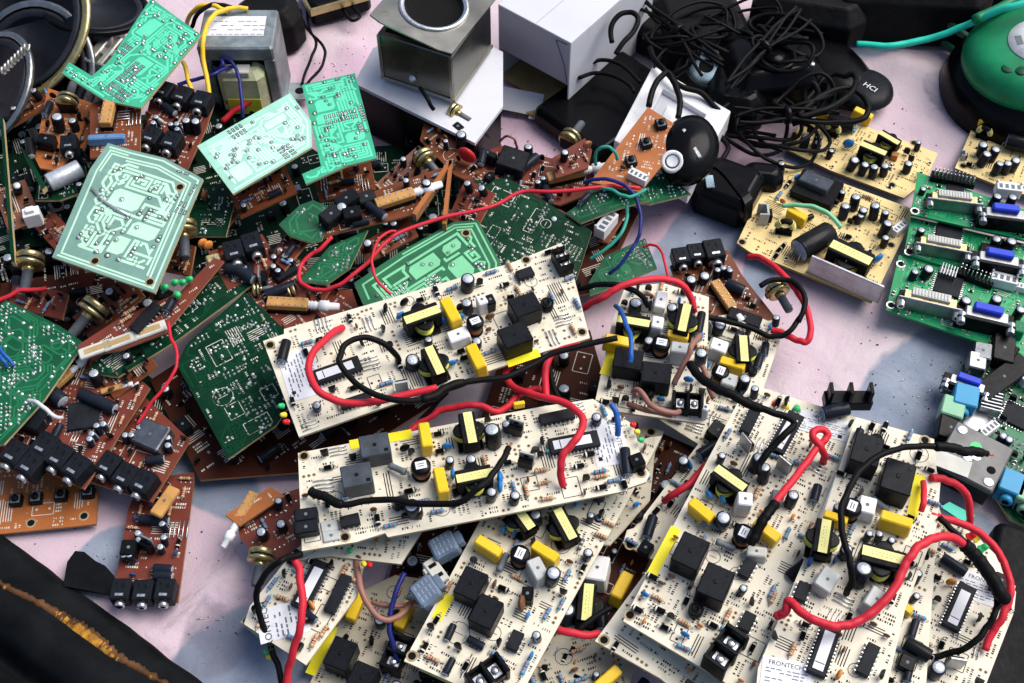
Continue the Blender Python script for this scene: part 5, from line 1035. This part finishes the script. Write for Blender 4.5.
# rounded black device with lettering
p = W(838,55,20); p.z = .0; e = empty('black_shaver', 'rounded black device with white letters HCI on its lower end', 'electronic device', Matrix.Translation(p) @ Matrix.Rotation(R(24),4,'Z'))
b = MB(); b.lathe([(22,0),(25,3),(25,9),(20,13),(12,14.6),(1,15)], 'gloss_k', 32, Matrix.Diagonal((.85,1.5,1,1))); b.build('body', e)
b = MB(); b.lathe([(17,0),(19,2),(18,5),(14,7),(10,7.8),(1,8)], 'jackp', 28, T3(7,-26,6) @ Matrix.Diagonal((1,1,1,1))); text_mb(b, 'HCI', 0, 0, 14.6, 6.0, 'white', -68, T3(7,-30,0)); b.build('round_end', e)
b = MB(); b.cbox(-26,14,20,22,7,3,'lens',1); b.build('pale_insert', e)
# white wall plate and the oval camera on it
M4 = Matrix.Translation(W(672,126,32)); pc = [(M4.inverted() @ W(x,y,32))*1000 for x,y in ((690,186),(614,140),(653,65),(731,111))]; pc = [(v.x,v.y) for v in pc]
if sum(pc[i][0]*pc[(i+1)%4][1]-pc[(i+1)%4][0]*pc[i][1] for i in range(4)) < 0: pc.reverse()
e = empty('wall_plate', 'white square wall plate with a recessed panel, leaning behind the orange button board', 'wall plate', M4)
b = MB(); pi_ = inset(pc, 13); vs = [(x,y,0) for x,y in pc]+[(x,y,-16) for x,y in pc]+[(x,y,0) for x,y in pi_]+[(x,y,-4) for x,y in pi_]; fs = []
for i in range(4):
    j = (i+1)%4; fs += [[i,j,8+j,8+i],[4+i,4+j,j,i],[8+i,8+j,12+j,12+i]]
b.add(vs, fs, 'white'); o = b.build('frame', e); mm = o.modifiers.new('round','BEVEL'); mm.width = .0008; mm.segments = 2
b = MB(); b.prism(inset(pc,13.05), -15, -4.05, 'card'); b.prism(inset(pc,20), -4, -3, 'white'); b.build('recessed_panel', e)
p = W(689,146,44); e = empty('door_camera', 'oval black camera with a white ringed lens, resting on the white plate', 'camera', Matrix.Translation(p) @ Matrix.Rotation(R(-16),4,'Z') @ Matrix.Rotation(R(8),4,'X') @ Matrix.Scale(.76,4))
b = MB(); b.lathe([(20,-14),(24,-11),(25,-4),(22,3),(14,8),(1,10)], 'gloss_k', 36, Matrix.Diagonal((.95,1.3,1,1))); b.build('body', e)
b = MB(); b.lathe([(8,0),(9,1),(9,4),(7.4,5.6),(6.2,4.6)], 'white', 24, T3(-9,-20,2,25)); b.lathe([(6.2,4.4),(5,5),(3,4),(.5,3.8)], ['blackp','lens','void'], 24, T3(-9,-20,2,25)); b.build('lens_ring', e)
b = MB(); b.cbox(2,-3,7.4,30,3.4,1.6,'alu',.6,None,-52); b.build('silver_bar', e)
p = W(705,70,20); e = empty('webcam', 'round black camera with a pale blue glinting glass above the white wall plate', 'camera', Matrix.Translation(p))
b = MB(); b.lathe([(18,-18),(20,-12),(19,0),(14,4),(12,3)], 'gloss_k', 32, T3(0,0,0,18)); b.build('body', e); b = MB(); b.lathe([(12,2.8),(9,5),(5,5.2),(4,4),(.5,3.9)], ['lens','lens','void','void'], 28, T3(0,0,0,18)); b.build('glass', e)
# black cable tangle
rc = random.Random(12); GRP = 'black cables tangled at the top of the photo'
def coil(cx, cy, z, rx, ry, turns, rot, r, lab, grp=None, drift=(0,0)):
    pts = []; n = int(turns*11); c0 = W(cx,cy,z)*1000; ph = rc.uniform(0,6)
    for i in range(n+1):
        a = 2*math.pi*i/11+ph; k = 1+.13*math.sin(a*1.37+ph)+.08*math.sin(a*2.9); x, y = rx*k*math.cos(a), ry*k*math.sin(a)
        q = R(rot); pts.append(c0+Vector((x*math.cos(q)-y*math.sin(q)+drift[0]*i/n, x*math.sin(q)+y*math.cos(q)+drift[1]*i/n, 5*math.sin(a*1.7+ph)+(i/n-.5)*8)))
    S = spline(pts,4); c = sum(S,Vector())/len(S); b = MB(); b.tube([p-c for p in S], r, 'wblack', 7)
    tag(b.build('cable', None, None, Matrix.Translation(c*.001)), lab, 'cable', grp)
T_ = 'loop of thin black cable within the dense dark tangle at the top right of centre'
for (x,y,z,rx,ry,tn,ro,rd) in ((692,28,34,30,15,2.4,20,1.5),(722,44,30,24,13,2.2,-30,1.9),(742,18,36,26,13,2,10,1.4),(790,34,36,24,12,1.8,-30,2.0),(676,60,28,20,10,2,50,1.3)):
    coil(x,y,z,rx,ry,tn,ro,rd*.75,T_,GRP)
# bundles: strands running side by side, held by a tie
for k, (A_, B_, z_, n_, lab) in enumerate((((640,2),(716,66),36,4,'bundle of black cable tied together above the white wall plate'),((724,88),(800,12),44,4,'bundle of black cable running past the bulky camera'),((735,120),(838,112),30,5,'bundle of black cable lying over the rear tan board'))):
    a_ = W(*A_,z_)*1000; b_ = W(*B_,z_)*1000; c = (a_+b_)/2; d_ = (b_-a_); q_ = Vector((-d_.y,d_.x,0)).normalized()
    e = empty('cable_bundle', lab, 'cable bundle', Matrix.Translation(c*.001))
    for j in range(n_):
        pts = [a_+d_*t+q_*((j-n_/2)*2.6+3*math.sin(t*5+j*1.3+k))*(.35+1.1*abs(t-.5)*2)+Vector((0,0,2.4*math.sin(t*4+j*2.1)+(j%2)*2.6)) for t in [i/7 for i in range(8)]]
        m_ = MB(); m_.tube([p-c for p in spline(pts,5)], 1.15, 'wblack', 8); m_.build('cable_strand', e)
    m_ = MB(); m_.lathe([(5.4,-2),(6,-1),(6,1),(5.4,2)], 'gloss_k', 14, Matrix.Translation(Vector((0,0,1))) @ d_.normalized().to_track_quat('Z','Y').to_matrix().to_4x4()); m_.build('tie', e)
coil(752,122,14,24,20,2.6,10,1.35,'black cable coiled on the pink cloth below the bulky black camera',None,(14,-4))
coil(778,140,16,26,15,2.5,-15,1.25,'black cable coiled between the bulky camera and the small glossy adapter',None,(10,2))
cable([(735,118),(760,116),(784,116),(797,108),(812,94),(822,80),(834,74),(846,76),(853,74),(856,82),(850,94),(836,104),(818,112),(800,116),(812,102),(830,92),(848,88),(862,96),(868,108),(864,118),(846,122),(820,122),(796,120)], 1.9, 'wblack', [14,18,24,30,34,32,28,26,24], label='thick black cable thrown in open loops over the rear tan board', cat='cable')
cable([(806,112),(804,96),(808,86),(814,84),(818,92),(814,106)], 1.9, 'wblack', [20,30,34,24], label='short upright bight of black cable left of the open loops', cat='cable')
cable([(720,112),(712,104),(700,92),(680,86),(664,70),(655,60),(650,48)], 1.8, 'wblack', [30,36,38,36], label='black cable running from the white wall plate up into the tangle', cat='cable')
cable([(649,106),(652,92),(658,80),(667,72),(673,80),(678,92),(680,106),(678,118)], 1.9, 'wblack', [44,48,46,42], label='black cable bent in an arch over the white wall plate', cat='cable')
cable([(700,178),(712,172),(722,160),(728,148),(722,138),(714,130),(716,116),(728,104),(745,98),(757,102)], 1.7, 'wblack', [12,16,20,22,20], label='black cable curling round the right corner of the white wall plate', cat='cable')
cable([(612,42),(611,28),(618,16),(630,12),(638,18),(634,30),(622,44),(616,54)], 1.7, 'wblack', [50,58,60,56,50], label='black cable looped over the edge of the bigger white carton', cat='cable')
cable([(585,66),(600,60),(615,62),(628,70),(640,82)], 1.3, 'wblack', [26,28,30], label='thin black cable arching over the flat glossy case, the upper of two', cat='cable')
cable([(578,78),(595,73),(612,75),(628,84),(634,92)], 1.3, 'wblack', [26,28,28], label='thin black cable arching over the flat glossy case, the lower of two', cat='cable')
cable([(306,0),(308,20),(312,34),(319,41),(325,52),(322,66),(312,78),(305,86)], 1.0, 'wblack', [6,8,10,8,8], label='thin black cord knotted on the pink cloth left of the tin box', cat='cord')
cable([(300,10),(304,24),(316,42),(312,56),(306,70),(302,84)], 1.0, 'wblack', [6,6,11,6,6], label='second thin black cord tied into the knotted one', cat='cord')
cable([(345,-6),(352,6),(360,16),(352,20),(342,8)], 1.2, 'wblack', [10,8,8], label='black cord end curling under the gold trimmed device', cat='cord')
cable([(852,-6),(855,6),(862,14),(872,18),(884,14)], 2.4, 'wblack', [10,12,16], label='black strap curving out from the soft bag over the blue patch', cat='strap')
coil(776,50,40,20,11,1.8,-20,1.3,'thin black cable coil lying on the bulky black camera',None,(6,-3))
coil(800,100,24,22,12,2.2,30,1.4,'black cable coil between the bulky camera and the rounded lettered device',None,(4,4))
# green hose and tape case
cable([(856,44),(870,45),(888,46),(908,43),(927,39),(946,33),(965,26),(980,19),(993,13),(1008,7),(1026,2),(1050,-8)], 2.3, 'whose', [20,22,24,34,48,58,62], label='bright teal green hose stretched over the pink cloth to the tape case', cat='hose')
p = W(1046,38,50); p2 = Vector((p.x,p.y,0)); e = empty('tape_case', 'round green tape case with a white disc label, cut off by the right edge', 'tape case', Matrix.Translation(p2))
b = MB(); L = T3(0,0,30,0,-8,0)
b.lathe([(56,-28),(57,-20),(52,-6),(46,0)], ['gloss_k']*3, 48, L); b.build('dark_base', e)
b = MB(); b.lathe([(46,0.1),(46,5),(43,12),(37,16),(30,17.5),(20,17.6)], 'plast_g', 48, L); b.build('green_cover', e)
b = MB(); b.lathe([(19.8,17.2),(19.8,18.4),(1,18.5)], 'white', 40, L); b.cbox(-13,2,18.5,4,8,.2,'resg',.05,L); b.build('disc_label', e)
b = MB(); b.lathe([(4.5,0),(4.5,.8),(3.6,1.2)], 'plast_gd', 16, L @ T3(-24,-20,16)); b.lathe([(4,0),(4,.8),(3.2,1.2)], 'plast_gd', 16, L @ T3(-17,-24,16.5)); b.build('thumb_notch', e)
M4, w, d = obox((985,44),(945,14),(1012,20),26,26)
e = empty('green_frame', 'dark green plastic frame partly under the teal hose, left of the tape case', 'plastic frame', M4)
b = MB()
for k, z in ((0,6),(1,22)):
    b.cbox(0,-d/2+2,z-4,w,4,4,'plast_gd',.6); b.cbox(0,d/2-2,z-4,w,4,4,'plast_gd',.6); b.cbox(-w/2+2,0,z-4,4,d-8.2,4,'plast_gd',.6); b.cbox(w/2-2,0,z-4,4,d-8.2,4,'plast_gd',.6)
for x in (-w/2+2,w/2-2):
    for y in (-d/2+2,d/2-2): b.cbox(x,y,6.02,3.6,3.6,11.9,'plast_gd',.3)
b.build('frame_bars', e)
cable([(975,20),(1000,8),(1030,-10)], 3.4, 'plast_g', [46,48,50], label='green plastic bar above the teal hose at the upper right', cat='bar')
# drive case on the computer board
M4, w, d = obox((992,491),(936,462),(1019,452),24,16)
e = empty('metal_drive', 'flat grey metal drive case with a green dot on the computer board', 'drive', M4)
M4b = M4
b = MB(); b.cbox(0,0,0,w,d,12.4,'blackp',.5); b.cbox(0,0,12.5,w+1,d+1,3.5,'drive_m',.8)
for (x,y) in ((-w*.38,d*.38),(w*.38,-d*.36),(w*.02,0),(-w*.1,-d*.1)): b.lathe([(3,16.02),(2.8,16.3),(1.2,16.1)], 'silver', 14, None, True, (x,y,0))
b.lathe([(2.4,16.03),(2.2,16.08)], 'void', 12, None, True, (w*.34,-d*.12,0)); b.build('case', e)
q = M4.inverted() @ W(976,447,24) * 1000; b = MB(); b.disc(q.x,q.y,3.2,16.12,'ledg',14); b.build('green_dot', e)
q = M4.inverted() @ W(949,462,24) * 1000; b = MB(); b.cbox(q.x,q.y,16.05,22,10,.15,'offw',.05,None,8); b.build('sticker', e)
b = MB(); b.prism([(0,0),(15,-3),(17,4),(3,5)], 0, 1.4, 'whose'); p = W(940,508,10)
tag(b.build('plastic_tab', None, None, Matrix.Translation(p) @ Matrix.Rotation(R(-30),4,'Z')), 'small teal plastic tab sticking out right of the yellow marked relay board', 'plastic tab')
# black case at the lower right edge
blob('black_case', (1035,648), 0, (60,120,14), -22, 'matt_k', 'black case cut off at the lower right corner beside the rightmost board', 'case', 3)
# ================================================================== the cloth and the dark edge
def grid(x0,x1,y0,y1,st,fz,inside=None):
    nx, ny = int((x1-x0)/st)+1, int((y1-y0)/st)+1; vs = []; idx = {}; fs = []
    for j in range(ny):
        for i in range(nx):
            x, y = x0+i*st, y0+j*st
            idx[i,j] = len(vs); vs.append((x,y,fz(x,y)))
    for j in range(ny-1):
        for i in range(nx-1):
            if inside is None or inside(x0+(i+.5)*st, y0+(j+.5)*st): fs.append((idx[i,j],idx[i+1,j],idx[i+1,j+1],idx[i,j+1]))
    return vs, fs
def fold(p, a, b, w, h):
    d = b-a; t = (p-a).dot(d)/d.length_squared
    if t < -.15 or t > 1.15: return 0
    f = max(0, 1-abs(max(0,t-.0)-.5)*1.6) if 0 <= t <= 1 else .2
    q = (p-(a+d*t)).length/w; return h*math.exp(-q*q)*min(1,f)
def P2(x, y): v = W(x,y,0); return Vector((v.x, v.y))
FOLDS = [(P2(870,50),P2(935,70),.012,.005),(P2(925,66),P2(965,108),.010,.006),(P2(330,30),P2(372,60),.012,.004),(P2(100,600),P2(240,690),.004,.0025),(P2(640,260),P2(720,190),.012,.003),
         (P2(820,420),P2(940,300),.014,.003),(P2(880,380),P2(930,330),.006,.002),(P2(200,560),P2(300,683),.012,.003),(P2(150,640),P2(260,560),.010,.003),(P2(850,100),P2(1000,150),.010,.003)]
def cz(x, y):
    z = .0022*noise.noise((x*9,y*9,1))+.0011*noise.noise((x*28,y*28,4))+.0007*abs(noise.noise((x*55+3*noise.noise((x*9,y*9,2)),y*55,7)))
    p = Vector((x,y))
    for a, b, w, h in FOLDS: z += fold(p,a,b,w,h)
    return z-.0035
# edge of the cloth at the lower left: line through these photo pixels
e1, e2 = P2(0,533), P2(215,690); ed = (e2-e1).normalized(); en = Vector((ed.y,-ed.x))   # en points to the dark side
def side(x, y): return (Vector((x,y))-e1).dot(en)
def cutoff(x, y): return side(x,y) < .004+.003*noise.noise((x*30,y*30,0))
vs, fs = grid(-.75,.75,-.5,.75,.004,cz,lambda x,y: side(x,y) < .06)
vs = [(x,y,z - max(0,side(x,y)-.004)*.5) for x,y,z in vs]
me = bpy.data.meshes.new('cloth'); me.from_pydata(vs,[],fs); me.polygons.foreach_set('use_smooth',[True]*len(fs)); me.update()
m = bpy.data.materials.new('dyed_cloth'); m.use_nodes = True; nt = m.node_tree; N = nt.nodes; LK = nt.links; bs = N['Principled BSDF']; bs.inputs['Roughness'].default_value = .85
tc = N.new('ShaderNodeTexCoord')
def nz(sc, det=4, dist=0, ro=.6):
    n = N.new('ShaderNodeTexNoise'); n.inputs['Scale'].default_value = sc; n.inputs['Detail'].default_value = det; n.inputs['Distortion'].default_value = dist; n.inputs['Roughness'].default_value = ro; LK.new(tc.outputs['Object'], n.inputs['Vector']); return n.outputs['Fac']
def ramp(s, a, b, lo=0., hi=1.):
    r = N.new('ShaderNodeMapRange'); r.inputs['From Min'].default_value = a; r.inputs['From Max'].default_value = b; r.inputs['To Min'].default_value = lo; r.inputs['To Max'].default_value = hi; r.interpolation_type = 'SMOOTHSTEP'; LK.new(s, r.inputs['Value']); return r.outputs['Result']
def mix(fac, A, B, bt='MIX'):
    x = N.new('ShaderNodeMix'); x.data_type = 'RGBA'; x.blend_type = bt
    for k, v in (('Factor',fac),('A',A),('B',B)):
        if isinstance(v, tuple): x.inputs[k].default_value = v
        elif isinstance(v, float): x.inputs[k].default_value = v
        else: LK.new(v, x.inputs[k])
    return x.outputs['Result']
def math_(op, a, b):
    x = N.new('ShaderNodeMath'); x.operation = op
    for k, v in ((0,a),(1,b)):
        if isinstance(v, (int,float)): x.inputs[k].default_value = v
        else: LK.new(v, x.inputs[k])
    return x.outputs[0]
def blobmask(c, rx, ry, rot):
    mp = N.new('ShaderNodeMapping'); mp.vector_type = 'TEXTURE'; mp.inputs['Location'].default_value = (c.x,c.y,0); mp.inputs['Rotation'].default_value = (0,0,rot); mp.inputs['Scale'].default_value = (rx,ry,1)
    LK.new(tc.outputs['Object'], mp.inputs['Vector']); sx = N.new('ShaderNodeSeparateXYZ'); LK.new(mp.outputs['Vector'], sx.inputs[0])
    cb = N.new('ShaderNodeCombineXYZ'); LK.new(sx.outputs[0], cb.inputs[0]); LK.new(sx.outputs[1], cb.inputs[1]); g = N.new('ShaderNodeVectorMath'); g.operation = 'LENGTH'; LK.new(cb.outputs[0], g.inputs[0])
    wob = math_('MULTIPLY', math_('SUBTRACT', nz(22,3,.6), .5), .55)
    return ramp(math_('ADD', g.outputs['Value'], wob), .86, 1.02, 1., 0.)
def seg(a, b, w):
    A, B_ = P2(*a), P2(*b); c = (A+B_)/2; d = B_-A; return blobmask(c, d.length/2, w, math.atan2(d.y,d.x))
segs = [seg((820,520),(1010,290),.032), seg((640,330),(740,180),.024), seg((740,330),(820,100),.012), seg((860,-20),(872,60),.03), seg((860,560),(1010,530),.03), seg((60,600),(150,520),.017), seg((150,720),(330,610),.030), seg((780,110),(850,80),.02), seg((160,430),(260,520),.02), seg((380,300),(480,100),.02)]
msk = segs[0]
for s in segs[1:]: msk = math_('MAXIMUM', msk, s)
pink = mix(ramp(nz(7,4,.4),.35,.65), (.54,.40,.47,1), (.61,.52,.55,1)); pink = mix(ramp(nz(30,5),.3,.75,.0,.45), pink, (.46,.35,.42,1))
lp = seg((480,260),(560,60),.20)      # stronger pink dye in the middle
pink = mix(math_('MULTIPLY', lp, .75), pink, (.55,.37,.48,1))
blue = mix(ramp(nz(40,5,.3),.35,.7), (.15,.20,.28,1), (.24,.29,.37,1))
col = mix(math_('MULTIPLY', msk, .92), pink, blue)
grime = ramp(nz(16,6,.8,.7),.60,.74,.0,.55); col = mix(grime, col, (.16,.13,.15,1))
specks = ramp(nz(260,2),.76,.80,.0,.85); col = mix(specks, col, (.05,.04,.04,1))
soil = math_('MULTIPLY', math_('MAXIMUM', seg((200,600),(260,640),.035), seg((930,70),(985,120),.02)), ramp(nz(35,5,.5),.35,.65)); col = mix(math_('MULTIPLY', soil, .6), col, (.14,.13,.17,1))
weave = nz(900,2); bp = N.new('ShaderNodeBump'); bp.inputs['Strength'].default_value = .35; bp.inputs['Distance'].default_value = .0006
LK.new(math_('ADD', weave, math_('ADD', math_('MULTIPLY', nz(120,4), 1.5), math_('MULTIPLY', nz(26,6,1.5,.7), 7))), bp.inputs['Height']); LK.new(bp.outputs['Normal'], bs.inputs['Normal']); LK.new(col, bs.inputs['Base Color'])
me.materials.append(m); o = bpy.data.objects.new('cloth', me); COL.objects.link(o); o['kind'] = 'structure'
# clipped leads, crumbs and grit lying on the cloth
rg = random.Random(99); b = MB()
for k in range(520):
    px_, py_ = rg.choice(((rg.uniform(300,480),rg.uniform(10,80)),(rg.uniform(480,580),rg.uniform(90,160)),(rg.uniform(600,830),rg.uniform(180,400)),(rg.uniform(850,1000),rg.uniform(60,420)),(rg.uniform(0,330),rg.uniform(520,680)),(rg.uniform(860,1010),rg.uniform(290,440))))
    v = W(px_,py_,0)
    if side(v.x,v.y) > -.004: continue
    p = v*1000; z = cz(v.x,v.y)*1000+.25
    if rg.random() < .12:
        a = rg.uniform(0,6.28); l = rg.uniform(1.5,4); b.tube([(p.x,p.y,z),(p.x+l*math.cos(a),p.y+l*math.sin(a),z+.3)], .18, 'silver', 4)
    else:
        s = rg.uniform(.25,.8); b.cbox(p.x,p.y,z-.2,s*rg.uniform(.6,1.8),s,s*.6,rg.choice(('silk','silk','brownc','cream_edge','resg')),.05,None,rg.uniform(0,90))
o = b.build('debris'); o['label'] = 'clipped leads and grit scattered over the cloth'; o['kind'] = 'stuff'
# table under everything
b = MB(); b.cbox(0,100,-60,2400,2200,30,'matt_k',1); o = b.build('table'); o['kind'] = 'structure'
# black vinyl sheet along the lower left
def vz(x, y):
    s = side(x,y); t = (Vector((x,y))-e1).dot(ed)
    z = .004+.010*math.exp(-((s-.028)/.016)**2)+.012*math.exp(-((s-.075)/.03)**2)-.02*max(0,(s-.10)/.1)
    z += .002*noise.noise((x*14,y*14,3))+.0012*noise.noise((x*45,y*45,5)); z -= .012*math.exp(-((s-.048)/.006)**2)
    if s < .004: z -= .003*(.004-s)/.004
    return z
vs = []; fs = []; nt_, ns_ = 190, 100
for i in range(nt_):
    t = -.12+.60*i/(nt_-1); b0 = .0025*noise.noise((t*18,0,8))+.0008*noise.noise((t*70,0,2))
    for j in range(ns_):
        s = b0+.30*(j/(ns_-1))**1.3; q = e1+ed*t+en*s; zz = vz(q.x,q.y)
        if j == 0: zz -= .006
        vs.append((q.x,q.y,zz))
for i in range(nt_-1):
    for j in range(ns_-1): fs.append((i*ns_+j, i*ns_+j+1, (i+1)*ns_+j+1, (i+1)*ns_+j))
me = bpy.data.meshes.new('sheet'); me.from_pydata(vs,[],fs); me.polygons.foreach_set('use_smooth',[True]*len(fs)); me.materials.append(M('vinyl')); me.update()
e = bpy.data.objects.new('vinyl_sheet', None); COL.objects.link(e); tag(e, 'black vinyl covered edge running across the lower left corner', 'vinyl sheet')
o = bpy.data.objects.new('vinyl_panel', me); COL.objects.link(o); o.parent = e
# worn strip of orange showing along the seam
pp = [(-20,575),(10,592),(40,606),(62,619),(80,632),(98,645),(116,658),(140,670),(170,688)]
c = []
for x,y in pp:
    v = W(x,y,8); c.append(Vector((v.x,v.y,vz(v.x,v.y)))*1000)
S = spline(c,16)
S = [Vector((p.x,p.y,vz(p.x*.001,p.y*.001)*1000)) for p in S]
b = MB(); vs = []; fs = []
for k, p in enumerate(S):
    t = k/(len(S)-1); wd = 1.9+2.6*math.exp(-((t-.55)/.2)**2)+1.6*noise.noise((k*.35,0,0))+.7*noise.noise((k*.9,7,0)); d = (S[min(k+1,len(S)-1)]-S[max(k-1,0)]).normalized(); q = Vector((-d.y,d.x,0))
    for a, zz in ((-1,-2.6),(-.5,-1.2),(.1,-.7+.5*noise.noise((k*.9,3,0))),(.6,-1.2),(1,-2.6)): vs.append(p+q*wd*a+Vector((0,0,zz+2)))
for k in range(len(S)-1):
    for i in range(4): fs.append([k*5+i,k*5+5+i,k*5+6+i,k*5+1+i])
ms = []
for k in range(len(S)-1):
    for i in range(4): ms.append('worn' if (.40 < k/(len(S)-1)+.16*noise.noise((k*.9,i*2.3,0)) < .70 and i in (1,2)) or (noise.noise((k*1.7,i*3.1,5)) > .28 and i == 1) else 'worn_d')
b.add(vs, fs, ms, True); b.build('worn_orange_seam', e)
pts = [P2(66,590),P2(70,566),P2(78,555),P2(87,556),P2(98,565),P2(108,570),P2(116,579),P2(120,600)]
b = MB(); b.prism([(v.x*1000,v.y*1000) for v in pts], 3, 5, 'vinyl'); o = b.build('folded_tab', e)
# ================================================================== light, camera, render settings
w = bpy.data.worlds.new('World'); SC.world = w; w.use_nodes = True; nt = w.node_tree
sk = nt.nodes.new('ShaderNodeTexSky'); sk.sky_type = 'NISHITA'; sk.sun_disc = False; sk.sun_elevation = R(56); sk.sun_rotation = R(68); sk.air_density = 1; sk.dust_density = 3
bg_ = nt.nodes['Background']; bg_.inputs['Strength'].default_value = .082; nt.links.new(sk.outputs['Color'], bg_.inputs['Color'])
L_ = bpy.data.lights.new('sun', 'SUN'); L_.energy = 2.25; L_.angle = R(48); L_.color = (1,.96,.90)
so = bpy.data.objects.new('sun', L_); COL.objects.link(so); el, az = R(56), R(68)
dv = Vector((math.sin(az)*math.cos(el), math.cos(az)*math.cos(el), math.sin(el))); so.rotation_euler = dv.to_track_quat('Z','Y').to_euler()
cd = bpy.data.cameras.new('camera'); cd.sensor_width = 36; cd.lens = F/1024*36; cd.clip_start = .02; cd.clip_end = 50
co = bpy.data.objects.new('camera', cd); COL.objects.link(co); co.location = CAM; co.rotation_euler = (math.pi/2-EL,0,0); SC.camera = co
SC.view_settings.view_transform = 'Standard'; SC.view_settings.look = 'None'; SC.view_settings.exposure = 0.8; SC.view_settings.gamma = 1
SC.render.resolution_x = 1024; SC.render.resolution_y = 683
